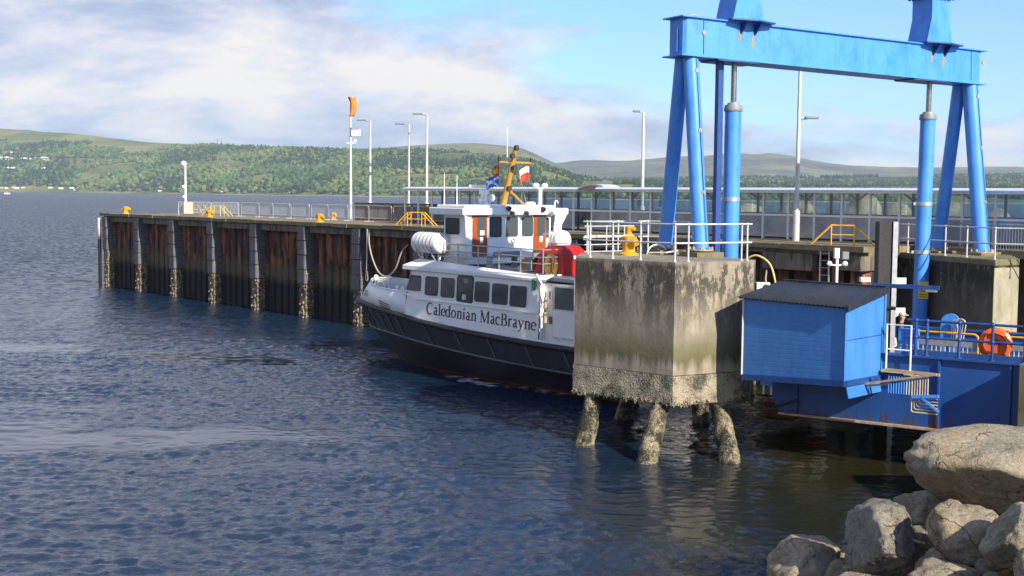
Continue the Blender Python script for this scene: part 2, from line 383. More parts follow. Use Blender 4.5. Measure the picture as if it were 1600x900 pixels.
wx, wy = gx+0.5*fbm(gx*.7, gy*.7, 61, 3), gy+0.5*fbm(gx*.7+9, gy*.7, 67, 3)
for fx_, fy_, am, sd in ((1.9,3.2,.042,71),(3.4,5.6,.022,72),(0.5,0.9,.050,73)):
    h += am*((1-np.abs(2*vnoise(wx*fx_, wy*fy_, sd)-1))**1.6-0.4)*(0.6 if sd == 73 else 1.0)
calm = np.zeros_like(gx)
warp = (fbm(gx*0.25, gy*0.25, 3)-0.5)*1.6+(fbm(gx*0.9, gy*1.3, 19, 3)-0.5)*0.7
def ell(cx, cy, ax, ay, ang, soft=0.5):
    c, s_ = math.cos(ang), math.sin(ang); dx, dy = gx-cx, gy-cy
    u, v = (dx*c+dy*s_)/ax, (-dx*s_+dy*c)/ay
    r = np.sqrt(u*u+v*v)+warp*1.1
    return 1-sm(1-soft, 1+soft*0.6, r), r
# slicks left by the thrusters, and sheltered water under the linkspan and along the pier
for cx, cy, ax, ay, ang, k in ((-10.3,41.5,5.2,2.3,0.1,1.0),(-19,41,7,2.6,0.05,.95),(-16,62,9,2.6,-0.25,.9),(-4,56,6,2.0,-0.6,.7),(8,33,8.5,6.5,-0.5,.85),(12,38,9,5,-.6,1.0),(-7,36.8,7,.8,.05,.5),(-16,47,8,1.2,-.08,.5)):
    m_, _ = ell(cx, cy, ax, ay, ang); calm = np.maximum(calm, m_*k)
gust = 0.35+1.25*fbm(gx*0.07+3, gy*0.16, 21, 4)
_, r1 = ell(-10.3, 41.5, 5.2, 2.3, 0.1)
h = h*(1-0.88*calm)*gust
h += 0.020*np.sin((r1-1)*9)*np.exp(-((r1-1.05)/0.30)**2)
_, r2 = ell(-19, 41, 7, 2.6, 0.05); h += 0.018*np.sin((r2-1)*8)*np.exp(-((r2-1.05)/0.28)**2)
h *= 1-sm(85, 190, gy)*0.92
h *= 1-sm(30, 60, np.abs(gx+7)*1.0 - 0.25*np.clip(gy-60,0,400))
# foam near the hull and round the piles
foam = np.zeros_like(gx)
fn = fbm(gx*2.2, gy*2.2, 55, 4)
for cx, cy, ax, ay, ang, k in ((-2.2,55.2,2.6,.55,-.85,1.0),(-0.9,53.6,1.0,.35,-.85,1.25),(1.6,52.0,1.9,.5,-.7,.7),(-4.4,58.6,1.4,.4,-.9,.6)):
    m_, _ = ell(cx, cy, ax, ay, ang); foam = np.maximum(foam, np.clip((m_*k*(fn-0.40)*3.5-.12)*(.3+1.6*fbm(gx*6,gy*6,88,3)), 0, 1))
nv = gx.size
me = bpy.data.meshes.new('water'); ny_, nx_ = gx.shape
co = np.stack([gx, gy, h], -1).reshape(-1, 3).astype(np.float32)
me.vertices.add(nv); me.vertices.foreach_set('co', co.ravel())
ii = np.arange((ny_-1)*(nx_-1)); r_, c_ = ii//(nx_-1), ii%(nx_-1); b0 = r_*nx_+c_
quads = np.stack([b0, b0+1, b0+1+nx_, b0+nx_], -1).astype(np.int32)
me.loops.add(quads.size); me.loops.foreach_set('vertex_index', quads.ravel())
me.polygons.add(len(quads)); me.polygons.foreach_set('loop_start', np.arange(0, quads.size, 4, dtype=np.int32))
me.polygons.foreach_set('use_smooth', np.ones(len(quads), bool)); me.update(calc_edges=True)
for nm, arr in (('calm', calm), ('foam', foam)):
    at_ = me.attributes.new(nm, 'FLOAT', 'POINT'); at_.data.foreach_set('value', arr.ravel().astype(np.float32))
m, t, b = newmat('sea_water'); co_ = geopos(t)
ca = N(t, 'ShaderNodeAttribute', attribute_name='calm').outputs['Fac']; fo = N(t, 'ShaderNodeAttribute', attribute_name='foam').outputs['Fac']
deep = ramp(t, noisen(t, co_, 0.05, 3, 0.5), [(0.35,(0.006,0.019,0.044)),(0.7,(0.009,0.024,0.050))])
spx = N(t, 'ShaderNodeSeparateXYZ'); t.links.new(co_, spx.inputs[0])
# greener, siltier water in the shallows by the rock bank
shal = mathn(t, 'ADD', mathn(t, 'MULTIPLY', spx.outputs[0], 0.075), mathn(t, 'MULTIPLY', mathn(t, 'SUBTRACT', 40.0, spx.outputs[1]), 0.012))
shal = ramp(t, mathn(t, 'ADD', shal, mathn(t, 'MULTIPLY', noisen(t, co_, 0.2, 4, 0.6), 0.2)), [(0.30,(0,0,0)),(0.75,(1,1,1))])
deep = mixc(t, shal, deep, (0.018,0.018,0.007))
bc = mixc(t, fo, deep, (0.72,0.76,0.78)); t.links.new(bc, b.inputs['Base Color'])
b.inputs['IOR'].default_value = 1.42; b.inputs['Specular IOR Level'].default_value = 0.5
rgh = mathn(t, 'ADD', mathn(t, 'MULTIPLY', fo, 0.6), 0.05)
cv = vmap(t, co_, (1.0, 1.25, 1)); n1 = noisen(t, cv, 4.5, 4, 0.62, 0.4); n2 = noisen(t, vmap(t, co_, (1.0,1.5,1)), 0.55, 5, 0.6)
st = mathn(t, 'SUBTRACT', 1.0, mathn(t, 'MULTIPLY', ca, 0.9))
far = N(t, 'ShaderNodeMapRange'); t.links.new(spx.outputs[1], far.inputs[0]); far.inputs[1].default_value = 60; far.inputs[2].default_value = 150; far.inputs[3].default_value = 0.0; far.inputs[4].default_value = 1.0
t.links.new(mathn(t, 'ADD', rgh, mathn(t, 'MULTIPLY', far.outputs[0], 0.18)), b.inputs['Roughness'])
hh = mathn(t, 'ADD', mathn(t, 'MULTIPLY', n1, 0.042), mathn(t, 'MULTIPLY', mathn(t, 'MULTIPLY', n2, far.outputs[0]), 0.3))
bn = N(t, 'ShaderNodeBump'); bn.inputs['Distance'].default_value = 1.0; t.links.new(st, bn.inputs['Strength']); t.links.new(hh, bn.inputs['Height']); nz = N(t, 'ShaderNodeTexNoise'); nz.inputs['Scale'].default_value = 1.7; nz.inputs['Detail'].default_value = 3; t.links.new(co_, nz.inputs['Vector'])
va = N(t, 'ShaderNodeVectorMath', operation='SUBTRACT'); t.links.new(nz.outputs['Color'], va.inputs[0]); va.inputs[1].default_value = (0.5,0.565,0.5)
vb = N(t, 'ShaderNodeVectorMath', operation='MULTIPLY'); t.links.new(va.outputs[0], vb.inputs[0]); vb.inputs[1].default_value = (1.9,2.8,0.0)
vc = N(t, 'ShaderNodeVectorMath', operation='SCALE'); t.links.new(vb.outputs[0], vc.inputs[0]); t.links.new(far.outputs[0], vc.inputs['Scale'])
vd = N(t, 'ShaderNodeVectorMath', operation='ADD'); t.links.new(bn.outputs[0], vd.inputs[0]); t.links.new(vc.outputs[0], vd.inputs[1])
ve = N(t, 'ShaderNodeVectorMath', operation='NORMALIZE'); t.links.new(vd.outputs[0], ve.inputs[0]); t.links.new(ve.outputs[0], b.inputs['Normal'])
me.materials.append(m)
water = bpy.data.objects.new('water', me); COL.objects.link(water); tag(water, kind='structure')
water['label'] = 'choppy dark blue sea with smooth swirling slicks in front of the pier'
# seabed under everything
sb = MB(); sb.add([(-15000,-400,-6),(15000,-400,-6),(15000,12500,-6),(-15000,12500,-6)], [(0,1,2,3)])
tag(sb.build('seabed', M_sand), kind='structure')

# ================================================================== SETTING: hills
def interp(xs_, tab):
    return np.interp(xs_, [p[0] for p in tab], [p[1] for p in tab])
def hillmat(name, stops, s1, s2, mid=None):
    m, t, b = newmat(name); co = geopos(t)
    f = mathn(t, 'ADD', mathn(t, 'MULTIPLY', noisen(t, vmap(t, co, (1,1,2.5)), s1, 7, 0.62), 0.65), mathn(t, 'MULTIPLY', noisen(t, co, s2, 4, 0.6), 0.35))
    t.links.new(ramp(t, f, stops), b.inputs['Base Color']); b.inputs['Roughness'].default_value = 0.95; b.inputs['Specular IOR Level'].default_value = 0.1
    return m
M_hill = hillmat('grassy_hill', [(0.34,(0.045,0.065,0.022)),(0.45,(0.105,0.125,0.040)),(0.55,(0.19,0.19,0.065)),(0.68,(0.25,0.225,0.10))], 0.0035, 0.03)
M_moor = hillmat('heather_moor', [(0.40,(0.050,0.038,0.030)),(0.47,(0.085,0.075,0.045)),(0.53,(0.12,0.130,0.055)),(0.62,(0.20,0.18,0.09))], 0.0016, 0.012)
M_farwood = hillmat('conifer_slope', [(0.36,(0.020,0.032,0.016)),(0.5,(0.035,0.050,0.020)),(0.60,(0.07,0.085,0.035)),(0.70,(0.13,0.13,0.06))], 0.003, 0.02)
# azimuth tangent (X/Y), shore distance, ridge distance, ridge height, all measured off the charts of the firth
def surf(tan_, b_, tab, rough, seed):
    """world point on a hillside: b_=0 at the shore, 1 at the ridge, >1 behind it"""
    Ys, Yr, Zr = interp(tan_, tab['shore']), interp(tan_, tab['ridge']), interp(tan_, tab['z'])
    Y = Ys+(Yr-Ys)*b_; X = tan_*Y
    prof = np.where(b_ < 1, np.clip(b_,0,1)**tab['pow'], 1-0.5*(b_-1)**1.2)
    n = (fbm(X/420+50, Y/420+50, seed, 5)-0.5)
    Z = 1.5+(Zr-1.5)*prof + n*rough*np.clip(b_*3,0,1)*np.clip(1.0-np.abs(b_-1)*0.0,0,1)*np.where(b_<1, (1-np.clip(b_,0,1)**6), 1)
    return X, Y, Z
def hillmesh(name, tab, t0, t1, nt_, nb, bmax, rough, seed, mt, label):
    tt, bb = np.meshgrid(np.linspace(t0, t1, nt_), np.linspace(-0.03, bmax, nb))
    X, Y, Z = surf(tt, bb, tab, rough, seed); Z = np.where(bb < 0, -3.0, Z)
    mb = MB(); mb.grid([[ (X[i,j],Y[i,j],Z[i,j]) for j in range(nt_)] for i in range(nb)])
    o = mb.build(name, mt, smooth=80); tag(o, label, kind='structure'); return o
def T_(px): return (px-800)/2000*1.0
def ridge(pts, dist):           # (azimuth, apparent height above the horizon) -> metres at that distance
    return [(T_(p), 8+(296.8+p*0.0096-y)*np.interp(T_(p), [q[0] for q in dist], [q[1] for q in dist])/2000) for p, y in pts]
near = {'shore': [(-.65,5600),(-.4,4950),(-.25,4150),(-.1,3300),(0.0,2900),(.1,2500),(.25,2350),(.6,2300)],
        'ridge': [(-.65,7000),(-.4,6400),(-.25,5600),(-.1,4600),(0.0,4100),(.1,3400),(.25,3100),(.6,3000)], 'pow': 0.92}
near['z'] = ridge([(-500,180),(-200,186),(0,201),(60,205),(110,208),(180,216),(230,222),(300,225),(370,229),(430,231),(500,233),(560,235),(620,235),(700,236),(780,244),(830,252),(870,266),(900,277),(950,284),(1000,287),(1060,289),(1200,293),(1400,297),(1600,298),(2000,292)], near['ridge'])
hillmesh('wooded_hill', near, -.62, .58, 420, 46, 1.6, 38, 4, M_hill, 'near green hillside across the water, wooded with open grass near its crest')
moor = {'shore': [(-1,4600),(1,4600)], 'ridge': [(-1,6400),(1,6400)], 'pow': 1.0}
moor['z'] = ridge([(300,262),(420,246),(520,234),(600,231),(650,227),(700,224.5),(740,223.5),(790,228),(815,232),(840,243),(870,257),(895,268),(930,282),(1000,300),(1100,310)], moor['ridge'])
hillmesh('moorland_hill', moor, -.28, .17, 160, 40, 1.5, 26, 9, M_moor, 'bare moorland hill rising behind the wooded slope')
farr = {'shore': [(-1,6600),(1,6600)], 'ridge': [(-1,9800),(1,9800)], 'pow': 0.85}
farr['z'] = ridge([(700,275),(800,262),(880,255),(900,252),(940,251),(1000,249.5),(1060,246.5),(1110,244.5),(1150,242.5),(1200,241),(1230,243),(1260,249),(1300,255),(1360,260),(1420,262),(1500,261),(1560,259.5),(1620,261),(1800,255),(2100,262)], farr['ridge'])
hillmesh('far_moor', farr, -.08, .62, 200, 50, 1.5, 55, 13, M_moor, 'long hazy moorland ridge on the far side of the firth')
lowr = {'shore': [(-1,3600),(1,3600)], 'ridge': [(-1,5600),(1,5600)], 'pow': 0.9}
lowr['z'] = ridge([(820,297),(870,290),(900,285),(960,281),(1040,281),(1120,279),(1200,278),(1300,277),(1400,276),(1500,275),(1600,274),(1900,268)], lowr['ridge'])
hillmesh('conifer_hill', lowr, .0, .58, 150, 34, 1.5, 26, 17, M_farwood, 'dark conifer-covered lower slopes below the far moor')
# beach strip along the far shore
bt = np.linspace(-.62, .58, 200); mb = MB()
rows = []
for d, z in ((-35,-2),(-12,0.9),(40,3.2),(110,4.2)):
    Y = interp(bt, near['shore'])+d; rows.append([(x_*y_, y_, z) for x_, y_ in zip(bt, Y)])
mb.grid(rows); tag(mb.build('beach', M_sand), 'pale shingle strip along the far shore', kind='structure')

# ---- woods: tens of thousands of crowns, one object per hillside
def ico_template():
    bm = bmesh.new(); bmesh.ops.create_icosphere(bm, subdivisions=1, radius=1.0)
    v = np.array([q.co[:] for q in bm.verts]); f = np.array([[l.vert.index for l in p.loops] for p in bm.faces]); bm.free(); return v, f
IV, IF = ico_template()
def forest(name, X, Y, Z, rad, hei, seed, label, cols, conifer):
    r = np.random.default_rng(seed); n = len(X); nvt = len(IV)
    sc = np.stack([rad*(0.8+0.4*r.random(n)), rad*(0.8+0.4*r.random(n)), hei*0.5], -1)
    jit = 1+0.38*(r.random((n, nvt, 1))-0.5)*2
    V = IV[None]*jit*sc[:, None, :]
    con = conifer[:, None]
    taper = np.where(con, np.clip(1.05-(IV[None,:,2]+1)*0.5, 0.08, 1), 1.0); V[:, :, 0] *= taper; V[:, :, 1] *= taper
    a = r.random(n)*6.28; c, s_ = np.cos(a)[:,None], np.sin(a)[:,None]
    x, y = V[:,:,0]*c-V[:,:,1]*s_, V[:,:,0]*s_+V[:,:,1]*c
    V[:,:,0] = x+X[:,None]; V[:,:,1] = y+Y[:,None]; V[:,:,2] += (Z+hei*0.42)[:,None]
    F = (IF[None]+(np.arange(n)*nvt)[:,None,None]).reshape(-1, 3).astype(np.int32)
    me = bpy.data.meshes.new(name); me.vertices.add(n*nvt); me.vertices.foreach_set('co', V.reshape(-1).astype(np.float32))
    me.loops.add(F.size); me.loops.foreach_set('vertex_index', F.ravel()); me.polygons.add(len(F))
    me.polygons.foreach_set('loop_start', np.arange(0, F.size, 3, dtype=np.int32)); me.update(calc_edges=True)
    patch = fbm(X/170+3, Y/170+8, 41, 3)[:,None]
    base = np.array(cols)[np.clip((r.random(n)*3+patch[:,0]*9-3.0).astype(int), 0, len(cols)-1)]*(0.80+0.40*r.random((n,1)))*(0.75+0.5*fbm(X/90, Y/90, 91, 2)[:,None])
    base = np.where(conifer[:,None], np.array([[0.018,0.034,0.016]])*(0.7+0.7*r.random((n,1))), base)
    cc = np.repeat(base[:,None,:], nvt, 1); cc = np.concatenate([cc, np.ones((n,nvt,1))], -1)
    at_ = me.attributes.new('leafcol', 'FLOAT_COLOR', 'POINT'); at_.data.foreach_set('color', cc.reshape(-1).astype(np.float32))
    me.materials.append(M_leaf); o = bpy.data.objects.new(name, me); COL.objects.link(o); tag(o, label, kind='stuff'); return o
M_leaf, t, b = newmat('broadleaf_foliage')
lc = N(t, 'ShaderNodeAttribute', attribute_name='leafcol').outputs['Color']
t.links.new(mixc(t, ramp(t, noisen(t, geopos(t), 0.22, 3, 0.6), [(0.4,(0,0,0)),(0.6,(1,1,1))]), lc, mixc(t, 1.0, lc, (1.5,1.45,1.2), 'MULTIPLY')), b.inputs['Base Color'])
b.inputs['Roughness'].default_value = 0.9; b.inputs['Specular IOR Level'].default_value = 0.15
GREENS = [(0.036,0.066,0.028),(0.046,0.080,0.030),(0.058,0.096,0.032),(0.072,0.110,0.034),(0.085,0.115,0.036),(0.100,0.122,0.042)]
r = np.random.default_rng(3); n0 = 66000
tt = r.uniform(-.47, .45, n0); bb = r.random(n0)**0.85*1.06+0.012
X, Y, Z = surf(tt, bb, near, 38, 4)
dens = fbm(X/260+9, Y/260, 31, 4); band = fbm(X/700, Y/300+4, 77, 3)
crest = np.interp(tt, [-.47,-.36,-.3,-.24,-.18,.0,.5], [.66,.70,.80,.98,1.2,1.3,1.3])
keep = (bb < crest+(dens-0.5)*0.9) & (dens > 0.385)
px_ = 800+2000*tt
fld = (np.abs(px_-330)<60)&(np.abs(bb-0.56-(px_-330)*-0.001)<0.085)&(dens<0.60)            # hillside pasture
fld |= (px_<150)&(np.abs(bb-0.44)<0.022); fld |= (px_<45)&(np.abs(bb-0.53)<0.02); fld |= (px_<110)&(np.abs(bb-0.30)<0.016)|((px_<120)&(bb<0.055))   # clearings of the caravan park
fld |= (np.abs(px_-870)<26)&(np.abs(bb-0.62)<0.13); fld |= (np.abs(px_-620)<150)&(np.abs(bb-.72-(band-.5)*.5)<0.035)
keep &= ~fld
X, Y, Z, bb, px_, dens = X[keep], Y[keep], Z[keep], bb[keep], px_[keep], dens[keep]
rad = (4.0+7.5*r.random(len(X))**2.4)*np.interp(bb, [0,.5,1], [1.08,1.0,.7])*np.interp(px_, [0,900,1200], [1.05,.8,.7]); hei = rad*(1.35+0.5*r.random(len(X)))
con = (r.random(len(X)) < np.where(dens > 0.60, 0.7, 0.06)) | ((px_>600)&(bb>0.45)&(r.random(len(X))<0.6)) | ((px_>880)&(r.random(len(X))<0.55))
hei = np.where(con, hei*1.35, hei)
forest('woodland', X, Y, Z, rad, hei, 8, 'mixed green woodland covering the near hillside', GREENS, con)
n1_ = 24000; tt = r.uniform(.0, .45, n1_); bb = r.random(n1_)*0.98+.02
X, Y, Z = surf(tt, bb, lowr, 26, 17); dens = fbm(X/380+5, Y/380, 63, 4); k = dens > 0.46
X, Y, Z = X[k], Y[k], Z[k]; rad = 4.5+4*r.random(len(X)); con = r.random(len(X)) < .88
forest('conifer_plantation', X, Y, Z, rad, rad*2.1, 9, 'dark conifer plantation on the slopes below the far moor', GREENS, con)

# ---- caravans, cottages, pylons, buoy on and by the far shore
cv = MB(); cv.box(-5.5,5.5,-1.9,1.9,0.7,3.4); cv.prism([(-5.6,-2.0,3.4),(-5.6,2.0,3.4),(-5.6,0,4.3)], (11.2,0,0)); cvm = cv.mesh('static_caravan', M_white2)
k = 0
def hill_pt(p, b_):
    x, y, z = surf(np.array([T_(p)]), np.array([b_]), near, 38, 4); return float(x[0]), float(y[0]), float(z[0])
ROWS = [('upper', .53, range(1, 22, 5)), ('second', .455, list(range(2, 22, 6))+list(range(34, 76, 5))), ('third', .425, list(range(1, 14, 6))+list(range(56, 78, 7))+[97]), ('lower', .30, [4,8,14,21,26,33,48,62,66,73]), ('shore', .03, [3,11,24,27,36,80,96,112])]
for nm, b_, pxs in ROWS:
    for p in pxs:
        x, y, z = hill_pt(p+rng.uniform(-1,1), b_+rng.uniform(-.006,.006))
        o = bpy.data.objects.new('static_caravan', cvm); COL.objects.link(o); o.location = (x,y,z+0.4); o.rotation_euler = (0,0,rng.uniform(-.5,.5)); s_ = rng.uniform(1.1,1.55); o.scale = (s_,s_,s_)
        tag(o, f'white static caravan in the {nm} row of the park on the wooded hillside', 'caravan', f'white caravans in the {nm} row across the water')
ct = MB(); ct.box(-6,6,-3.5,3.5,0,4.5); ctm = ct.mesh('wall', M_white2); cr = MB(); cr.prism([(-6.4,-3.9,4.5),(-6.4,3.9,4.5),(-6.4,0,7.4)], (12.8,0,0)); crm = cr.mesh('roof', M_roofdk)
for p in (118, 250, 312, 348, 372, 455, 520):
    x, y, z = hill_pt(p, .02); tr = thing('cottage', 'small white cottage under the trees on the far shore', 'house', (x,y,z), rng.uniform(-.4,.4), 'cottages along the far shore')
    meshobj('wall', ctm, tr); meshobj('roof', crm, tr)
py_ = MB()
for sx_, sy_ in ((-1,-1),(1,-1),(1,1),(-1,1)): py_.bar((3*sx_,3*sy_,-3),(0.5*sx_,.5*sy_,30),0.5,0.5)
for z_, w_ in ((20,6),(25,7.5),(29,5)): py_.bar((-w_,0,z_),(w_,0,z_),.45,.45)
pym = py_.mesh('pylon', M_grey)
for p, lb in ((340, 'left'), (346, 'right')):
    x, y, z = hill_pt(p, .995); o = bpy.data.objects.new('electricity_pylon', pym); COL.objects.link(o); o.location = (x,y,z); tag(o, f'grey lattice pylon on the skyline of the hill, {lb} one of the pair', 'pylon', 'pylons on the hill crest')
bo = thing('moored_boat', 'tiny moored orange and white boat far out on the left edge', 'boat', (-1010, 2560, 0), 0.6)
q = MB(); q.prism([(-5,-1.6,-.5),(5,-1.6,-.5),(7,0,-.5),(5,1.6,-.5),(-5,1.6,-.5)], (0,0,2.8)); q.build('hull', M_white2, bo); q = MB(); q.box(-3,2.4,-1.3,1.3,2.3,4.6); q.build('cabin', M_orange, bo)

# ---- the air over the firth
hz = MB(); hz.box(-6500, 7600, -60, 13200, -7.5, 560); ho = hz.build('haze', []); tag(ho, 'pale summer haze over the firth', kind='stuff')
hm = bpy.data.materials.new('haze_air'); hm.use_nodes = True; t = hm.node_tree; t.nodes.clear()
pv = N(t, 'ShaderNodeVolumePrincipled'); pv.inputs['Color'].default_value = (0.66,0.82,1.0,1); pv.inputs['Density'].default_value = 5.2e-5; pv.inputs['Anisotropy'].default_value = 0.0
oo = N(t, 'ShaderNodeOutputMaterial'); t.links.new(pv.outputs[0], oo.inputs['Volume']); ho.data.materials.append(hm)
# ================================================================== PIER (local x along its face towards the camera, y inland, z up)
PA = Vector((-34.5, 107.6, 0)); PROT = math.atan2(-.771, .637)
pex, pey = Vector((.637,-.771,0)), Vector((.771,.637,0))
def pw(x, y, z=0): return PA+pex*x+pey*y+Vector((0,0,z))
DZ = 6.1
pier = thing('pier', 'long sheet-piled ferry pier with black fender piles and rusty bays', 'pier', PA, PROT)
q = MB(); q.prism([(-.2,.25,5.72),(75.3,.25,5.72),(75.3,4.7,5.72),(92,4.7,5.72),(92,18,5.72),(24,18,5.72),(24,8.3,5.72),(-.2,8.3,5.72)], (0,0,DZ-5.72)); q.build('deck', M_deck, pier)
q = MB(); q.box(.3,75.2,.9,1.6,-5.9,5.7); q.box(75.2,91,4.9,5.5,-5.9,5.7); q.build('core_wall', M_dark, pier)
q = MB(); q.box(-.05,.3,.3,8.2,-5.9,5.72); q.build('end_wall', M_sheet, pier)
# lip of the deck in cast lengths, mossy and uneven
M_lip = pmat('mossy_deck_lip', (0.20,0.17,0.10), (0.12,0.10,0.055), 2.0, 0.9, dirt=(0.11,0.11,0.02), dirt_amt=0.85, bmp=0.4)
x = -.3
while x < 74.4:
    L = rng.uniform(1.5, 2.4); q = MB(); q.box(0,L-.05,-.16+rng.uniform(0,.08),.55,DZ-.15-rng.uniform(0,.05),DZ+.02+rng.uniform(0,.05)); q.build('deck_kerb', M_lip, pier, loc=(x,0,0)); x += L
FX = [.36+6.45*i for i in range(11)]
core = MB(); core.box(0,.78,0,.9,-5.9,5.9); corem = core.mesh('fender_pile', M_fender)
low = MB()
for i in range(70):      # crust of mussels and barnacles, lumpy
    z_ = rng.uniform(-1,3.0); a_, b_ = rng.choice([(rng.uniform(.05,.75),-.02),(.80,rng.uniform(.02,.6)),(.80,rng.uniform(.02,.6))]); s_ = rng.uniform(.04,.09)
    low.ball((a_,b_,z_), s_, 6, 4, (1,1,rng.uniform(.8,1.8)))
lowm = low.mesh('shell_crust', M_barn)
pan = MB(); pan.bbox(-.06,.84,-.12,.72,0,.86,.05); panm = pan.mesh('fender_panel', M_fpanel)
slot = MB()
for zz_ in (.22,.64): slot.box(.842,.852,.30,.62,zz_,zz_+.05)
slotm = slot.mesh('bolt_slot', M_dark)
for i, fx in enumerate(FX):
    fo_ = meshobj('fender_pile', corem, pier, (fx,0,0))
    if i < 9: cr_ = meshobj('shell_crust', lowm, fo_); cr_['kind'] = 'stuff'
    npan = 3 if i == 0 else 4
    for k in range(npan):
        p_ = meshobj('fender_panel', panm, fo_, (rng.uniform(-.02,.02),rng.uniform(-.03,.02),5.92-.93*(k+1)))
    so = MB()
    for k in range(npan):
        for zz_ in (.2,.62): so.box(.845,.862,.34,.60,5.92-.93*(k+1)+zz_,5.92-.93*(k+1)+zz_+.06)
    so.build('bolt_slot', M_dark, fo_)
q = MB(); q.tube([(-.28,-.1,-2),(-.28,-.1,5.75)], .15, 10); q.build('edge_pile', M_edge, pier)
# capping beams between the fenders
def cap(x0, x1, z0=5.46, z1=5.90, y0=.18):
    q = MB(); q.box(0,x1-x0,y0,1.2,z0,z1); q.build('capping_beam', M_cap, pier, bevel=.03, loc=(x0,0,0))
for i in range(len(FX)-1): cap(FX[i]+1.0, FX[i+1]-.16)
cap(65.9,68.2); cap(70.45,73.0,5.05,5.75,.05); cap(73.95,75.3,5.15,5.80,.1)
q = MB(); q.box(69.0,69.8,0,.9,-5.9,5.6); q.build('fender_pile', M_fender, pier)
# sheet piles: trough-shaped steel pans, one object each
def pan_mesh(depth, wd, name='sheet_pile'):
    q = MB(); o_ = depth; f_ = .17
    sec = [(0,o_),(f_,0),(wd-f_,0),(wd,o_),(wd,o_+.03),(wd-f_+.01,.03),(f_-.01,.03),(0,o_+.03)]
    q.prism([(a,b,-5.9) for a, b in sec], (0,0,11.5)); return q.mesh(name, M_sheet)
pm_ = [pan_mesh(.36,.90), pan_mesh(.30,.90), pan_mesh(.42,.90)]
x = .7; 
while x < 74.5:
    meshobj('sheet_pile', pm_[rng.randrange(3)], pier, (x,.62+rng.uniform(-.03,.03),0)); x += .92
# fallen flakes of rust plate still hanging on some pans
# ---- ladders in the face of the pier
ld_ = thing('quay_ladder', 'grey steel ladder down the quay face behind the blue cabin', 'ladder', pw(73.48,-.05), PROT)
for s_ in (0,.42): q = MB(); q.bar((s_,0,0),(s_,0,DZ+.05),.05,.05); q.build('stile', M_galv, ld_)
rg = MB(); rg.tube([(0,0,0),(.42,0,0)], .018, 6); rgm = rg.mesh('rung', M_galv)
for k in range(20): meshobj('rung', rgm, ld_, (0,0,.3+k*.29))

# ---- mooring bollards
def bollard(label, loc, rot, s=1.0, group='yellow mooring bollards on the pier'):
    t_ = thing('mooring_bollard', label, 'bollard', loc, rot, group)
    q = MB(); q.lathe([(.34*s,0),(.34*s,.06*s),(.22*s,.10*s),(.20*s,.42*s),(.26*s,.56*s),(.27*s,.62*s),(.10*s,.66*s)], n=14); q.build('post', M_yel, t_, smooth=40)
    q = MB(); q.tube([(.1*s,0,.40*s),(.34*s,0,.46*s),(.46*s,0,.40*s)], [.15*s,.14*s,.10*s], 10); q.build('horn', M_yel, t_, smooth=50)
    q = MB(); q.tube([(-.1*s,0,.40*s),(-.30*s,0,.46*s),(-.40*s,0,.40*s)], [.15*s,.14*s,.10*s], 10); q.build('horn', M_yel, t_, smooth=50); return t_
bollard('yellow bollard at the outer corner of the pier', pw(1.9,1.3,DZ), PROT+.6, .95)
bollard('yellow bollard on the pier edge near the light mast', pw(17.3,1.3,DZ), PROT+.4, .85)
bollard('yellow bollard on the pier edge in front of the barriers', pw(32.8,1.4,DZ), PROT+.2, .85)
bollard('yellow bollard standing back by the barriers, half hidden by their bars', pw(26.2,6.5,DZ), PROT, .8)
bollard('yellow bollard on the quay edge in front of the glass shelter', pw(61.2,1.4,DZ), PROT+.3, .75)
bollard('pale bollard behind the glass of the shelter beside the wheelhouse', pw(54.2,9.0,DZ), PROT, .85)

# ---- crowd barriers
def barrier_proto(Lw):
    q = MB(); h0, h1 = .22, 1.08; r_ = .12
    path = [(0,0,0),(0,0,h1-r_)]+arc((r_,0,h1-r_), r_, 180, 90, 4)[1:]+arc((Lw-r_,0,h1-r_), r_, 90, 0, 4)+[(Lw,0,0)]
    q.tube(path, .026, 6); q.tube([(0,0,h0),(Lw,0,h0)], .022, 6)
    fm = q.mesh('frame', M_galvw, smooth=50); q = MB(); nb_ = int(Lw/.135)
    for i in range(1,nb_): q.tube([(Lw*i/nb_,0,h0),(Lw*i/nb_,0,h1)], .011, 5)
    ft = MB(); 
    for x_ in (.12,Lw-.12): pass
    ft.bar((0,-.25,.02),(0,.25,.02),.05,.03)
    return fm, q.mesh('bars', M_galvw), ft.mesh('foot', M_galvw), Lw
BAR = {}
def barrier(a, b, label):
    d = b-a; Lw = round(d.length,1)
    if Lw not in BAR: BAR[Lw] = barrier_proto(Lw)
    t_ = thing('crowd_barrier', label, 'barrier', a, math.atan2(d.y,d.x), 'steel crowd barriers along the pier')
    meshobj('frame', BAR[Lw][0], t_); o_ = meshobj('bars', BAR[Lw][1], t_); o_['kind'] = 'stuff'; meshobj('foot', BAR[Lw][2], t_, (.12,0,0)); meshobj('foot', BAR[Lw][2], t_, (Lw-.12,0,0))
ORD = ['first','second','third','fourth','fifth','sixth','seventh','eighth','ninth','tenth','eleventh','twelfth','thirteenth','fourteenth']
c0 = pw(13.2,6.0,DZ)
pts_ = [(Vector((c0.x-5.6,c0.y+2.6,DZ)),Vector((c0.x-2.75,c0.y+1.6,DZ))),(Vector((c0.x-2.7,c0.y+1.5,DZ)),Vector((c0.x-.2,c0.y+.2,DZ)))]
for a_, b_ in ((13.3,16.1),(16.2,18.3),(18.4,20.9),(21.1,23.7),(24,26.3),(26.4,28.9),(29.0,31.5),(31.6,34.3),(34.5,36.6),(36.7,38.9),(39.0,41.2)): pts_.append((pw(a_,6,DZ),pw(b_,6,DZ)))
for i, (a_, b_) in enumerate(pts_): barrier(a_, b_, f'grey steel crowd barrier, {ORD[i]} from the outer end of the pier')
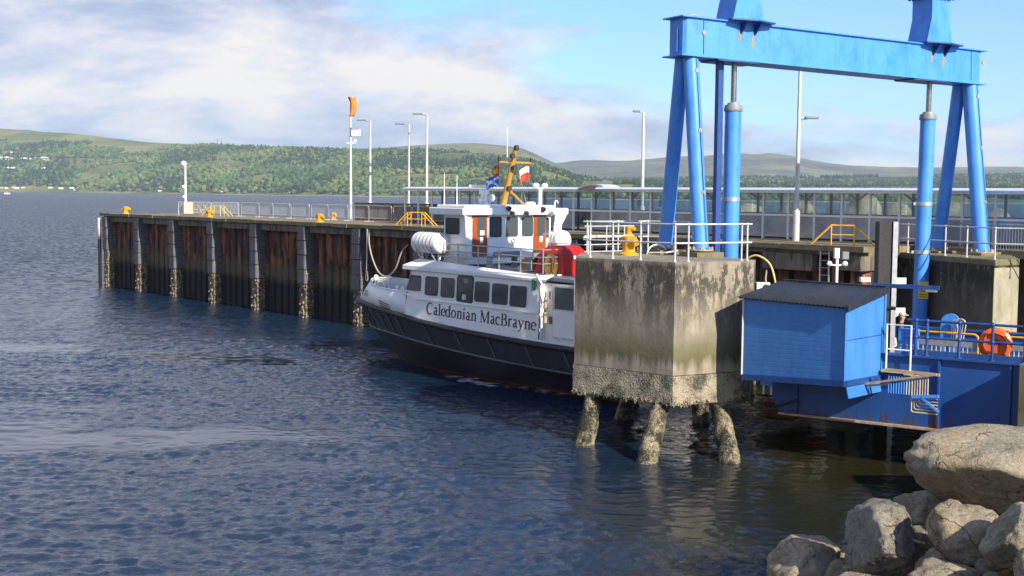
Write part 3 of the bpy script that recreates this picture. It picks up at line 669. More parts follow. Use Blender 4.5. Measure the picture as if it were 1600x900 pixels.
def fence_fill(p, a_, b_, label, grp): pass

# ---- yellow step-over guards at the ladder heads
def guard(label, loc, rot, mt=None):
    mt = mt or M_yelpale; t_ = thing('ladder_guard', label, 'guard rail', loc, rot, 'yellow guard rails at the ladder heads')
    for y_ in (0,.55):
        q = MB(); q.tube([(-1.25,y_,0),(-.45,y_,.80),(.45,y_,.80),(1.25,y_,0)], .035, 6); q.build('rail', mt, t_)
        q = MB(); q.tube([(-.45,y_,0),(-.45,y_,.8)], .03, 6); q.tube([(.45,y_,0),(.45,y_,.8)], .03, 6); q.build('post', mt, t_)
    q = MB(); q.tube([(-.45,0,.45),(-.45,.55,.45)], .025, 6); q.tube([(.45,0,.45),(.45,.55,.45)], .025, 6); q.tube([(-.45,0,.42),(.45,0,.42)], .025, 6); q.build('cross_rail', mt, t_)
guard('pale yellow guard rail in front of the second barrier from the pier end', pw(12.4,4.2,DZ), -.35)
guard('small pale yellow guard rail beside the light mast', pw(8.2,4.6,DZ), -.9)
guard('yellow guard rail behind the ferry wheelhouse window', pw(42.6,2.0,DZ), -.3, M_yel)
guard('bright yellow guard rail at the ladder head behind the blue cabin', pw(73.6,1.2,DZ), -.25, M_yel)

# ---- masts and lamp posts
def mast_light():
    p = c0+Vector((-4.95,2.3,0)); t_ = thing('light_mast', 'slim white light mast with a cream cabinet near the pier end', 'mast', p)
    q = MB(); q.tube([(0,0,0),(0,0,4.1)], [.10,.07], 8); q.build('pole', M_white2, t_, smooth=50)
    q = MB(); q.ball((-.12,0,4.15), .24, 8, 6); q.build('lamp', M_white2, t_, smooth=60)
    q = MB(); q.bbox(-.05,.62,-.45,.1,.15,1.05); q.build('cabinet', pmat('cream_cabinet', (0.62,0.58,0.44), (0.55,0.50,0.36), 3), t_)
    q = MB(); q.ball((-.16,0,2.3), .14, 6, 5); q.tube([(-.16,0,2.3),(0,0,2.2)], .03, 5); q.build('floodlight', M_white2, t_)
    q = MB(); q.ball((-.14,0,1.5), .11, 6, 5); q.build('bracket', M_white2, t_)
mast_light()
def lamp_post(label, x, y, ztop, arm=-1.0, zb=DZ, armz=None, r=.10):
    t_ = thing('lamp_post', label, 'lamp post', pw(x,y,zb), 0, 'tall grey lamp posts on the pier'); H_ = ztop-zb
    q = MB(); q.tube([(0,0,0),(0,0,1.3),(0,0,1.35),(0,0,H_)], [r*1.5,r*1.5,r,r*.72], 10); q.build('pole', M_galvw, t_, smooth=40)
    az_ = H_ if armz is None else armz-zb
    q = MB(); q.tube([(0,0,az_-.05),(arm*.5,0,az_+.04)], .045, 6); q.build('arm', M_galv, t_)
    q = MB(); q.box(arm*.32 if arm>0 else arm,arm if arm>0 else arm*.32,-.14,.14,az_+.0,az_+.11); q.build('lamp_head', M_grey, t_, bevel=.02); return t_
lamp_post('lamp post with a left-pointing head beside the windsock', 25.6,10,13.3,-1.0)
lamp_post('shorter lamp post in front of the left end of the shelter roof', 30.55,10,12.85,-1.0)
lamp_post('tallest lamp post left of the ferry, rising behind the shelter end', 32.7,10,13.45,-1.0)
lamp_post('thin lamp post standing between the ferry mast and the blue gantry', 54.55,9,12.62,-.6)
lp = lamp_post('lamp post under the gantry beam with its head halfway up', 69.55,3.4,13.7,.85,DZ,11.42,.10)
ws = thing('windsock', 'orange windsock hanging limp from a pole on the pier', 'windsock', pw(23.9,9.4,DZ))
q = MB(); q.tube([(0,0,0),(0,0,9.0)], [.12,.055], 8); q.build('pole', M_galvw, ws, smooth=50)
q = MB(); rows = []
for i in range(9):
    f_ = i/8; r_ = .36-.10*f_; cx = .06+.10*math.sin(f_*3); rows.append([(cx+r_*math.cos(a_)*(.75+.25*math.sin(3*f_+a_)), r_*.8*math.sin(a_), 8.95-1.35*f_+.05*math.sin(2*a_+4*f_)) for a_ in [2*math.pi*k/12 for k in range(13)]])
q.grid(rows); q.build('sock', pmat('orange_cloth', (0.85,0.22,0.03), (0.75,0.16,0.02), 5, 0.8), ws, smooth=60)
q = MB(); q.bbox(.05,.75,-.2,.2,6.15,6.6); q.tube([(-.3,0,5.6),(.35,0,5.6)], .05, 6); q.ball((.32,0,5.75), .14, 6, 5); q.build('loudspeaker', M_white2, ws)

# ---- timber wall behind the barriers, boarded
tw = thing('timber_wall', 'brown boarded timber wall on the pier behind the barriers', 'wall', pw(26.7,8.0,DZ), PROT)
bd = MB(); bd.box(0,.27,0,.05,.0,1.12); bdm = bd.mesh('board', M_timber)
for k in range(50): meshobj('board', bdm, tw, (.29*k,rng.uniform(-.012,.012),rng.uniform(-.02,.01)))
q = MB(); q.box(-.05,14.6,-.06,.14,1.13,1.25); q.build('rail', M_timber, tw)

# ---- covered glass walkway
SHX, SHY = 37.3, 5.0
sh = thing('walkway_shelter', 'long glazed passenger walkway shelter with a flat pale roof', 'shelter', pw(SHX,SHY,DZ), PROT)
BAY, NB, WD, HE, ROOF = 1.455, 35, 2.7, 1.10, 2.20
po = MB(); po.box(-.045,.045,-.045,.045,0,ROOF+.02); pom = po.mesh('front_post', M_white2)
pr = MB(); pr.box(-.05,.05,-.05,.05,0,ROOF+.02); prm = pr.mesh('rear_post', M_grey)
br = MB(); br.bar((0,0,ROOF-.42),(-.55,0,ROOF-.02),.06,.06); br.bar((0,0,ROOF-.42),(.55,0,ROOF-.02),.06,.06); brm = br.mesh('roof_brace', M_grey)
gl_ = MB(); gl_.box(.05,BAY-.05,-.006,.006,HE+.06,ROOF-.05); glm = gl_.mesh('glass_pane', M_pane)
gp_ = MB(); gp_.box(.05,BAY-.05,-.006,.006,.10,HE-.04); gpm = gp_.mesh('lower_panel', M_pane2)
rf = MB(); rf.prism([(.01,-.35,ROOF),(.01,-.35,ROOF+.05),(.01,.3,ROOF+.15),(.01,WD+.2,ROOF+.16),(.01,WD+.2,ROOF+.06)], (BAY-.02,0,0)); 
M_roofpale = pmat('pale_roof_sheet', (0.62,0.66,0.70), (0.52,0.56,0.60), 2.0, 0.35, dirt=(0.35,0.36,0.36), dirt_amt=0.4)
rfm = rf.mesh('roof_panel', M_roofpale)
for k in range(NB+1):
    meshobj('front_post', pom, sh, (BAY*k,0,0))
    ro_ = meshobj('rear_post', prm, sh, (BAY*k+.35,WD,0))
    if k%2 == 0: meshobj('roof_brace', brm, ro_)
    if k < NB:
        meshobj('roof_panel', rfm, sh, (BAY*k,0,0))
        if 3 <= k and k not in (11,):
            meshobj('glass_pane', glm, sh, (BAY*k,0,0)); meshobj('lower_panel', gpm, sh, (BAY*k,0,0))
            meshobj('glass_pane', glm, sh, (BAY*k,WD,0)); meshobj('lower_panel', gpm, sh, (BAY*k,WD,0))
q = MB(); q.box(BAY*3,BAY*NB,-.05,.05,HE-.05,HE+.05); q.build('mid_rail', M_white2, sh)
q = MB(); q.box(BAY*3,BAY*NB,WD-.05,WD+.05,HE-.05,HE+.05); q.build('mid_rail', M_grey, sh)
q = MB(); q.box(-.1,BAY*NB,-.30,-.22,ROOF-.09,ROOF+.0); q.build('gutter', M_white2, sh)
hp = MB(); pa_ = arc((0,0,0), 1.0, 150, 60, 8); hp.grid([[(p.x*1.6+.3,y_,ROOF-.45+p.z*.75) for p in pa_] for y_ in (-1.5,-.36)]); 
ho2 = hp.build('porch_roof', M_roofpale, sh, loc=(BAY*12.9,0,0)); sd = ho2.modifiers.new('thickness', 'SOLIDIFY'); sd.thickness = .06
# timetable notices on the rear glass
for x_ in (17.6,19.2):
    q = MB(); q.box(-.12,.12,-.01,.01,1.35,1.7); q.build('notice', M_white2, sh, loc=(BAY*11+x_-15.2,WD-.1,0))
# low concrete wall and tidal rock armour behind the walkway
bw = thing('breakwater_wall', 'low dark concrete wall running behind the glazed walkway', 'wall', pw(40,15.5,DZ), PROT)
for k in range(8): q = MB(); q.box(0,5.9,0,.5,0,1.05); q.build('panel', M_conc2, bw, loc=(6*k,0,0))
# the deck sheets end where the linkspan comes in; tan rock armour lies beyond the walkway
# ================================================================== FERRY (local x aft from the bow, y to starboard, z up; the near, port side is -y)
VROT = R(-47); T0 = Vector((-7.54, 64.26, 0))
ferry = thing('ferry', 'small passenger ferry with black hull, white topsides and red funnel, moored bow out', 'ferry', T0, VROT)
LEN = 20.2
SHZ = [(0,2.80),(3,2.78),(5,2.70),(6.7,2.58),(8.5,2.40),(10.6,2.26),(13,2.15),(17,2.05),(21,2.03)]
SHB = [(0,.10),(.4,.48),(1,.92),(2,1.52),(3,1.98),(4.5,2.50),(6,2.80),(8,2.96),(10,3.0),(21,2.95)]
KNZ = [(.7,1.46),(5,1.60),(6.7,1.50),(9,1.36),(11,1.25),(13,1.16),(15.4,1.07),(21,.98)]
KNB = [(.7,.05),(1.5,.55),(3,1.30),(4.5,1.95),(6,2.38),(8,2.62),(10,2.74),(13,2.78),(21,2.75)]
WLB = [(3.0,.05),(4,.50),(5,.90),(6,1.20),(8,1.48),(10,1.60),(13,1.72),(21,1.75)]
def sh_z(s): return float(interp(s, SHZ))
def sh_b(s): return float(interp(s, SHB))
TAU = [0,.012,.03,.06,.10,.15,.2,.26,.33,.41,.5,.6,.7,.8,.9,1.0]
def curve(s0, zt, bt): return [(s0+(LEN-s0)*u_, float(interp(s0+(LEN-s0)*u_, bt)), float(interp(s0+(LEN-s0)*u_, zt))) for u_ in TAU]
C_sh = curve(0, SHZ, SHB); C_kn = curve(.7, KNZ, KNB); C_wl = curve(3.0, [(0,.10),(30,.10)], WLB); C_bt = curve(3.15, [(0,-.05),(30,-.05)], [(a+.15,b_*.97) for a, b_ in WLB]); C_ke = curve(4.0, [(0,-1.0),(30,-1.0)], [(4,.02),(8,.7),(21,.9)])
hull = MB()
def loft(mb, A, B_, both=True):
    for sg in ((-1,1) if both else (-1,)):
        mb.grid([[(s_,sg*b_,z_) for s_, b_, z_ in A], [(s_,sg*b_,z_) for s_, b_, z_ in B_]])
loft(hull, C_sh, C_kn); loft(hull, C_kn, C_wl)
hull.add([(LEN,-sh_b(20),2.03),(LEN,sh_b(20),2.03),(LEN,1.7,-.2),(LEN,-1.7,-.2)], [(0,1,2,3)])
ho_ = hull.build('hull', M_navy, ferry, smooth=32)
bt_ = MB(); loft(bt_, C_wl, C_ke); bt_.build('boot_topping', M_boot, ferry, smooth=32)
fd = MB()      # fendered rubbing band at the sheer, wrapped round the bow
band = [(s_,-b_-.03,z_-.02) for s_, b_, z_ in C_sh]; fd.tube(band[::-1]+[(s_,b_+.03,z_-.02) for s_, b_, z_ in C_sh[1:]], .125, 10); fd.build('rubbing_band', M_navy2, ferry, smooth=60)
kb = MB(); kb.tube([(s_,-b_-.01,z_) for s_, b_, z_ in C_kn][::-1]+[(s_,b_+.01,z_) for s_, b_, z_ in C_kn[1:]], .055, 6); kb.build('knuckle_rail', M_rib, ferry, smooth=60)
def rib(st_, sb_):
    q = MB(); za, zb = sh_z(st_)-.10, float(interp(sb_, KNZ)); ba, bb_ = sh_b(st_), float(interp(sb_, KNB))
    q.bar((st_,-ba-.0,za),(sb_,-bb_-.01,zb),.07,.06,(0,-1,0)); q.build('hull_rib', M_rib, ferry)
for st_, sb_ in ((1.7,2.15),(2.6,3.0),(3.6,4.0),(4.55,4.9),(5.42,5.79),(6.33,6.69),(8.5,8.91),(10.63,11.1),(12.76,13.17),(15.03,15.39),(17.18,17.54),(19.2,19.55)): rib(st_, sb_)
# white topsides: bulwark forward, running into the cabin side
BWZ = [(0,3.80),(.5,3.80),(1.0,3.76),(1.6,3.70),(2.6,3.66),(4,3.63),(6.5,3.62),(8,3.62)]
def rake(s, f): return s+1.15*f*max(0.0, 1-s/6.0)      # the stem rakes aft above the rubbing band
def top_b(s, z):
    """half breadth of the white side at height z"""
    f_ = (z-sh_z(s))/(4.5-sh_z(s)); return max(.06, sh_b(s)-.03-.13*f_ + (.16*f_ if s < 6 else .16*f_*max(0,(7.5-s)/1.5) if s < 7.5 else 0))
SS = [0.02,.2,.5,.8,1.1,1.6,2.2,3,3.8,4.6,5.4,6.2,6.9,7.15]
bwk = MB()
for sg in (-1,1):
    rows = []
    for f_ in (0,.5,1): rows.append([(rake(s_,f_), sg*top_b(s_, sh_z(s_)+f_*(float(interp(s_,BWZ))-sh_z(s_))), sh_z(s_)+f_*(float(interp(s_,BWZ))-sh_z(s_))) for s_ in SS])
    bwk.grid(rows)
bw_ = bwk.build('bulwark', M_white, ferry, smooth=40); sd = bw_.modifiers.new('thickness', 'SOLIDIFY'); sd.thickness = .06; sd.offset = 0
q = MB(); rl_ = [(rake(s_,1.0),-top_b(s_,float(interp(s_,BWZ))),float(interp(s_,BWZ))+.03) for s_ in SS]
q.tube(rl_, .045, 6); q.tube([(a,-b_,c) for a, b_, c in rl_], .045, 6); q.build('bulwark_cap', M_white2, ferry, smooth=60)
q = MB(); q.add([(.8,-.5,3.0)]+[(s_,-sh_b(s_)+.05,2.95) for s_ in (1.5,2.5,4,6,7.4)]+[(s_,sh_b(s_)-.05,2.95) for s_ in (7.4,6,4,2.5,1.5)]+[(.8,.5,3.0)], [tuple(range(12))]); q.build('foredeck', M_grey, ferry)
# foredeck fittings seen over the bulwark
q = MB(); q.tube([(s_,sh_b(s_)-.1,4.15) for s_ in (2.5,4,6,7.2)], .03, 6)
for s_ in (2.5,4,5.5,7.1): q.tube([(s_,sh_b(s_)-.1,3.5),(s_,sh_b(s_)-.1,4.15)], .025, 5)
q.build('bow_rail', M_galvw, ferry)
for s_, y_, z_ in ((1.75,-.45,3.9),(2.1,.1,3.85),(5.9,-2.35,3.7),(6.5,-2.5,3.7)):
    q = MB(); q.tube([(s_,y_,z_-.6),(s_,y_,z_+.02)], .07, 8); q.lathe([(.11,.0),(.11,.08),(.05,.13)], (s_,y_,z_), 8); q.build('mooring_post', M_white2, ferry, smooth=50)
q = MB(); q.tube(arc((4.6,-2.3,3.62), .28, 0, 180, 8), .03, 6); q.build('fairlead_hoop', M_white2, ferry)
# cabin sides
CS = [7.0,7.4,8.4,9.6,10.7,11.8,12.9,14,15.1,15.75]
cab = MB()
for sg in (-1,1):
    rows = []
    for f_ in (0,.35,.7,1):
        rows.append([(s_+ (0.55*f_ if s_ == 7.0 else 0), sg*top_b(max(s_,7.5), sh_z(s_)+f_*(4.82-sh_z(s_))), sh_z(s_)+f_*(4.82-sh_z(s_))) for s_ in CS])
    cab.grid(rows)
cab.add([(6.9,-2.86,2.6),(6.9,2.86,2.6),(7.55,2.84,4.82),(7.55,-2.84,4.82)], [(0,1,2,3)])
cab.add([(15.75,-2.86,2.0),(15.75,2.86,2.0),(15.75,2.84,4.82),(15.75,-2.84,4.82)], [(0,1,2,3)])
cab.build('cabin_side', M_white, ferry, smooth=40)
q = MB(); q.prism([(7.0,-2.93,3.58),(8.0,-2.97,3.36),(15.7,-2.965,3.28),(15.7,-2.90,3.28),(8.0,-2.90,3.36),(7.0,-2.87,3.58)], (0,0,.035)); q.build('side_moulding', M_white2, ferry)
# the seven dark windows of the port side, rounded corners, in frames
def rrect(cx, cz, wx, wz, r_, shear=0.0, n=3):
    pl = []
    for sx_, sz_, a0 in ((1,1,0),(-1,1,90),(-1,-1,180),(1,-1,270)):
        for k in range(n+1):
            a_ = R(a0+90*k/n); pl.append((cx+sx_*(wx/2-r_)+r_*math.cos(a_), cz+sz_*(wz/2-r_)+r_*math.sin(a_)))
    return [(x_+shear*(z_-cz), z_) for x_, z_ in pl]
def side_panel(name, poly, mt, off, th, sg=-1, parent=ferry):
    q = MB(); a = [(x_, sg*(top_b(max(x_,7.5), z_)+off), z_) for x_, z_ in poly]; q.prism(a, (0,sg*-th,0)); return q.build(name, mt, parent)
WINS = [(7.68,4.06,1.18,.74,.35),(8.99,4.0,.98,.88,.04),(10.10,3.99,.98,.90,.02),(11.22,3.99,1.0,1.10,.0),(12.31,3.945,.98,.90,0),(13.42,3.925,1.02,.90,0),(14.51,3.90,1.04,.90,0)]
for sg in (-1,1):
    for i, (cx, cz, wx, wz, shr) in enumerate(WINS):
        if i == 0:
            def cut(po): return [(max(x_, 7.12+(z_-3.7)*.42), z_) for x_, z_ in po]
        else: cut = lambda po: po
        f_ = side_panel('window', cut(rrect(cx, cz, wx+.07, wz+.07, .15, 0)), M_dark if i == 3 else M_white2, .022, .05, sg)
        side_panel('pane', cut(rrect(cx, cz, wx-.04, wz-.04, .12, 0)), M_win, .030, .03, sg, f_)
        if i == 3 and sg < 0:
            side_panel('notice', rrect(cx+.05, cz+.36, .30, .20, .01), M_grey, .036, .004, sg, f_); side_panel('notice', rrect(cx-.02, cz-.33, .26, .22, .01), M_galvw, .036, .004, sg, f_)
# louvre and bow name
for k in range(3):
    q = MB(); s0 = 4.75+.06*k; q.bar((s0,-top_b(s0,2.9)-.02,3.06-.10*k),(s0+1.05,-top_b(s0+1.05,2.85)-.02,2.94-.10*k),.03,.045,(0,0,1)); q.build('louvre', M_dark, ferry)
# ---- lettering: strokes with thick and thin, as a serif face has them
def ell_(cx, cy, rx, ry, a0, a1, n=14): return [(cx+rx*math.cos(R(a0+(a1-a0)*k/n)), cy+ry*math.sin(R(a0+(a1-a0)*k/n))) for k in range(n+1)]
def stroke(pts, ws):
    n = len(pts); L_, R_ = [], []
    for i in range(n):
        a, b_ = pts[max(i-1,0)], pts[min(i+1,n-1)]; dx, dy = b_[0]-a[0], b_[1]-a[1]; l = math.hypot(dx,dy) or 1
        w_ = ws(i/(n-1)) if callable(ws) else ws; L_.append((pts[i][0]-dy/l*w_/2, pts[i][1]+dx/l*w_/2)); R_.append((pts[i][0]+dy/l*w_/2, pts[i][1]-dx/l*w_/2))
    return [[L_[i], L_[i+1], R_[i+1], R_[i]] for i in range(n-1)]
def rect(x0, y0, x1, y1): return [[(x0,y0),(x1,y0),(x1,y1),(x0,y1)]]
TK, TN, XH, CH = .105, .045, .47, .70
def bowl(a0, a1, cx=.21, cy=XH/2, rx=.165, ry=XH/2-.012):   # heavier on the sides than on top and bottom
    return stroke(ell_(cx,cy,rx,ry,a0,a1,20), lambda u_: TN+(TK-TN)*abs(math.cos(R(a0+(a1-a0)*u_))))
def serif(x, y, w_=.20): return rect(x-w_/2, y-.018, x+w_/2, y+.018)
def glyph(ch):
    if ch == 'C': return stroke(ell_(.34,CH/2,.27,CH/2-.005,48,312,24), lambda u_: TN+(TK+.01-TN)*math.sin(math.pi*u_))+rect(.485,.50,.525,.66), .62
    if ch == 'c': return stroke(ell_(.22,XH/2,.165,XH/2-.012,50,310,20), lambda u_: TN+(TK-TN)*math.sin(math.pi*u_))+[[(.285,.36),(.36,.36),(.36,.43),(.285,.43)]], .40
    if ch == 'a': return rect(.25,.03,.35,.36)+stroke(ell_(.20,.34,.10,.115,0,150,12), lambda u_: .09-.03*u_)+stroke([(.27,.27),(.17,.23),(.10,.16),(.10,.09),(.14,.03),(.21,.03),(.28,.09)], lambda u_: .05+.05*math.sin(math.pi*u_))+stroke([(.30,.05),(.36,.0),(.42,.04)], .05), .43
    if ch == 'l': return rect(.08,.0,.185,CH+.02)+serif(.132,.018,.22)+[[(.01,CH-.05),(.09,CH-.06),(.185,CH+.02),(.09,CH)]], .265
    if ch == 'e': return bowl(12,320)+rect(.08,.235,.36,.275), .41
    if ch == 'd': return bowl(40,320,.20)+rect(.29,.0,.39,CH+.02)+[[(.22,CH-.04),(.30,CH-.05),(.39,CH+.02),(.30,CH)]]+rect(.36,.0,.45,.036), .47
    if ch == 'o': return bowl(0,360,.22), .455
    if ch == 'n': return rect(.08,.0,.18,XH-.02)+serif(.13,.018,.20)+[[(.01,XH-.06),(.09,XH-.07),(.18,XH),(.12,XH)]]+stroke(ell_(.265,.33,.12,.125,165,0,14), lambda u_: .05+.05*u_)+rect(.335,.0,.435,.34)+serif(.385,.018,.20), .50
    if ch == 'i': return rect(.08,.0,.18,XH-.02)+serif(.13,.018,.20)+[[(.01,XH-.06),(.09,XH-.07),(.18,XH),(.12,XH)]]+stroke(ell_(.13,.62,.032,.032,0,360,10), .06), .255
    if ch == 'M': return rect(.09,.0,.135,CH)+rect(.62,.0,.725,CH)+serif(.11,.018,.20)+serif(.672,.018,.22)+serif(.09,CH-.018,.16)+serif(.70,CH-.018,.18)+stroke([(.125,CH-.01),(.39,.04)], .105)+stroke([(.39,.04),(.645,CH-.01)], .045), .80
    if ch == 'B': return rect(.09,.0,.195,CH)+serif(.12,.018,.20)+serif(.12,CH-.018,.20)+rect(.15,.345,.32,.385)+rect(.15,CH-.04,.30,CH)+rect(.15,0,.32,.04)+stroke(ell_(.29,.535,.145,.15,90,-90,14), lambda u_: TN+.06*math.sin(math.pi*u_))+stroke(ell_(.31,.19,.175,.175,90,-90,14), lambda u_: TN+.065*math.sin(math.pi*u_)), .55
    if ch == 'r': return rect(.08,.0,.18,XH-.02)+serif(.13,.018,.22)+[[(.01,XH-.06),(.09,XH-.07),(.18,XH),(.12,XH)]]+stroke(ell_(.27,.32,.12,.13,165,55,10), lambda u_: .05+.06*u_), .37
    if ch == 'y': return stroke([(.09,XH-.02),(.25,.02)], .10)+stroke([(.40,XH-.02),(.25,.02),(.17,-.16),(.08,-.19)], .05)+serif(.09,XH-.018,.18)+serif(.40,XH-.018,.16)+stroke(ell_(.08,-.17,.025,.025,0,360,8), .05), .475
    if ch == 'A': return stroke([(.06,.02),(.26,CH)], .05)+stroke([(.26,CH),(.47,.02)], .10)+rect(.15,.22,.38,.27)+serif(.06,.018,.15)+serif(.47,.018,.17), .55
    if ch == 'L': return rect(.09,0,.195,CH)+rect(.09,0,.42,.045)+rect(.39,0,.43,.16)+serif(.14,CH-.018,.2), .46
    if ch == 'I': return rect(.09,0,.195,CH)+serif(.142,.018,.2)+serif(.142,CH-.018,.2), .28
    if ch == 'T': return rect(.20,0,.305,CH)+rect(.03,CH-.045,.48,CH)+rect(.03,CH-.15,.07,CH)+rect(.44,CH-.15,.48,CH)+serif(.252,.018,.22), .51
    return [], .25
def lettering(name, text, s0, s1, z0, z1, height, mt, kern=1.0):
    tot = sum(glyph(c)[1] for c in text)*kern; sc_ = (s1-s0)/tot; x_ = 0
    for ch in text:
        q = MB()
        qs, adv = glyph(ch)
        for i, quad in enumerate(qs):
            a = []
            for gx_, gy_ in quad:
                s_ = s0+(x_+gx_)*sc_; z_ = z0+(z1-z0)*(s_-s0)/(s1-s0)+gy_*height/CH
                a.append((s_, -(top_b(s_ if s_ < 7 else max(s_,7.5), z_)+.010+.0006*(i%7)), z_))
            q.prism(a, (0,.006,0))
        x_ += adv*kern
        if q.f: q.build(name, mt, ferry)
lettering('letter', 'Caledonian MacBrayne', 8.68, 15.62, 2.775, 2.60, .49, M_text)
lettering('bow_letter', 'ALI CAT', 1.75, 3.25, 3.18, 3.12, .30, M_text)
# ---- upper deck, sloped coaming
UD = 4.98
q = MB(); pl = [(7.45,-2.62,UD-.16),(7.45,2.62,UD-.16),(20,2.6,4.52),(20,-2.6,4.52)]; q.prism(pl, (0,0,.14)); q.build('upper_deck', M_grey, ferry)
co2 = MB()
for sg in (-1,1): co2.prism([(7.0,sg*3.0,4.70),(7.2,sg*2.98,4.86),(7.85,sg*2.62,5.12),(7.75,sg*2.55,5.05),(7.35,sg*2.7,4.7)], (0.0,0,0.001)) if False else co2.grid([[(7.05,sg*2.97,4.66),(16.2,sg*2.95,4.58)],[(7.08,sg*2.97,4.84),(16.2,sg*2.95,4.66)],[(7.75,sg*2.58,5.14),(16.2,sg*2.62,4.76)],[(7.75,sg*2.50,5.14),(16.2,sg*2.56,4.76)],[(7.6,sg*2.50,4.7),(16.2,sg*2.56,4.6)]])
co2.add([(7.05,-2.97,4.66),(7.05,2.97,4.66),(7.08,2.97,4.84),(7.08,-2.97,4.84),(7.75,2.58,5.14),(7.75,-2.58,5.14)], [(0,1,2,3),(3,2,4,5)])
co2.build('deck_coaming', M_white, ferry)
# aft part: recessed door, post and stair rail
q = MB(); q.box(15.75,20,-2.55,2.55,2.0,4.5); q.build('aft_house', M_white, ferry)
q = MB(); q.box(15.76,20,-2.95,-2.56,2.02,2.26); q.build('side_deck', M_white, ferry)
dr = MB(); dr.box(16.25,17.62,-2.66,-2.56,2.34,4.47); dd_ = dr.build('side_door', M_galvw, ferry, bevel=.02)
q = MB(); q.box(16.40,17.5,-2.675,-2.655,3.52,4.38); q.build('pane', M_win2, dd_)
q = MB(); q.box(16.30,17.55,-2.672,-2.655,2.42,3.45); q.build('panel', M_white2, dd_)
for z_ in (2.9,3.9): q = MB(); q.box(16.12,16.25,-2.72,-2.6,z_,z_+.3); q.build('hinge', M_grey, dd_)
q = MB(); q.tube([(15.62,-2.92,4.85),(16.08,-2.97,4.36),(15.95,-2.99,2.3)], .05, 8); q.tube([(15.80,-2.9,4.2),(15.78,-2.95,3.2)], .04, 6); q.tube([(15.62,-2.92,4.85),(15.80,-2.93,4.2),(16.02,-2.97,3.5)], .03, 6); q.build('stair_rail', M_white2, ferry, smooth=60)
for z_ in (3.55,2.95): q = MB(); q.box(16.02,16.16,-2.99,-2.86,z_,z_+.42); q.build('cable_box', M_rustbar, ferry)
q = MB(); q.box(17.75,17.85,-2.97,-2.5,2.26,4.75); q.build('aft_post', M_white2, ferry)
q = MB(); q.prism(arc((15.45,-2.90,4.55), .10, 0, 360, 8)[:-1], (0,-.06,0)); q.box(15.38,15.52,-2.97,-2.9,4.2,4.52); q.build('side_lamp', pmat('green_lamp', (0.02,0.22,0.06), (0.01,0.12,0.03)), ferry)
# ---- railings round the upper deck
rl = MB()
PTS = [(9.0,-2.5),(15.6,-2.5)]
for z_ in (.30,.56,.86): rl.tube([(9.0,-2.5,5.0+z_),(15.55,-2.5,4.95+z_)], .022 if z_ < .8 else .03, 6)
for z_ in (.30,.56,.86): rl.tube([(15.55,-2.5,4.95+z_),(15.55,-1.7,4.95+z_)], .022, 6)
for z_ in (.30,.56,.86): rl.tube([(9.6,2.5,5.0+z_),(15.55,2.5,4.95+z_)], .022, 6)
rl.build('deck_rail', M_galv, ferry)
for k in range(6):
    s_ = 9.0+k*1.31; q = MB(); q.tube([(s_,-2.5,4.86),(s_,-2.5,5.86)], .028, 6); q.build('stanchion', M_galv, ferry); q = MB(); q.tube([(s_+.6,2.5,4.86),(s_+.6,2.5,5.84)], .028, 6); q.build('stanchion', M_galv, ferry)
# deck benches and mesh behind the rail
for s_, y_, wd in ((12.0,-1.7,1.5),(12.3,.9,1.6),(13.6,-1.2,1.0)):
    be = MB(); be.box(s_,s_+.5,y_-wd/2,y_+wd/2,5.36,5.42); be.box(s_+.5,s_+.55,y_-wd/2,y_+wd/2,5.42,5.62); be.box(s_+.1,s_+.4,y_-wd/2,y_-wd/2+.08,4.9,5.36); be.box(s_+.1,s_+.4,y_+wd/2-.08,y_+wd/2,4.9,5.36); be.build('bench', M_grey, ferry)
ms = MB()
for k in range(26): ms.tube([(9.3+k*.15,-2.42,5.0),(9.3+k*.15+.35,-2.42,5.55)], .008, 4); ms.tube([(9.65+k*.15,-2.42,5.0),(9.3+k*.15,-2.42,5.55)], .008, 4)
mo = ms.build('safety_net', M_galv, ferry); mo['kind'] = 'stuff'
# ---- wheelhouse
wh = MB(); zf, zt_ = UD, 7.22
pl0 = [(8.75,-2.0),(8.15,-.8),(8.15,.8),(8.75,2.3),(10.70,2.72),(10.70,-2.35),]   # plan, sill level
wh.prism([(x_,y_,zf) for x_, y_ in pl0], (0,0,zt_-zf)); wh.build('wheelhouse', M_white, ferry, bevel=.03)
ro = MB(); ro.prism([(8.25,-2.45,7.12),(7.75,-.9,7.12),(7.75,.9,7.12),(8.3,2.8,7.12),(10.95,3.6,7.12),(10.95,-2.78,7.12)], (0,0,.30)); ro.build('wheelhouse_roof', M_white, ferry, bevel=.03)
q = MB(); q.prism([(8.5,-2.2,7.42),(8.1,-.8,7.42),(8.1,.8,7.42),(8.5,2.4,7.42),(10.75,2.9,7.42),(10.75,-2.5,7.42)], (0,0,.13)); q.build('roof_crown', M_white2, ferry, bevel=.04)
q = MB(); q.prism([(10.72,-2.36,5.05),(10.72,-2.50,6.9),(10.90,-2.70,7.12),(10.72,-2.2,7.12)], (.05,0,0)); q.prism([(10.72,2.73,5.05),(10.9,3.35,7.10),(10.9,2.75,7.12)], (.05,0,0)); q.build('roof_bracket', M_white2, ferry)
q = MB(); q.tube([(10.8,2.95,5.0),(10.85,3.0,6.7),(10.9,3.3,7.15)], [.22,.20,.18], 10); q.build('vent_trunk', M_white2, ferry, smooth=50)
def aft_panel(name, poly, mt, x_, th, parent=ferry):
    q = MB(); q.prism([(x_,y_,z_) for y_, z_ in poly], (-th,0,0)); return q.build(name, mt, parent)
AX = 10.70
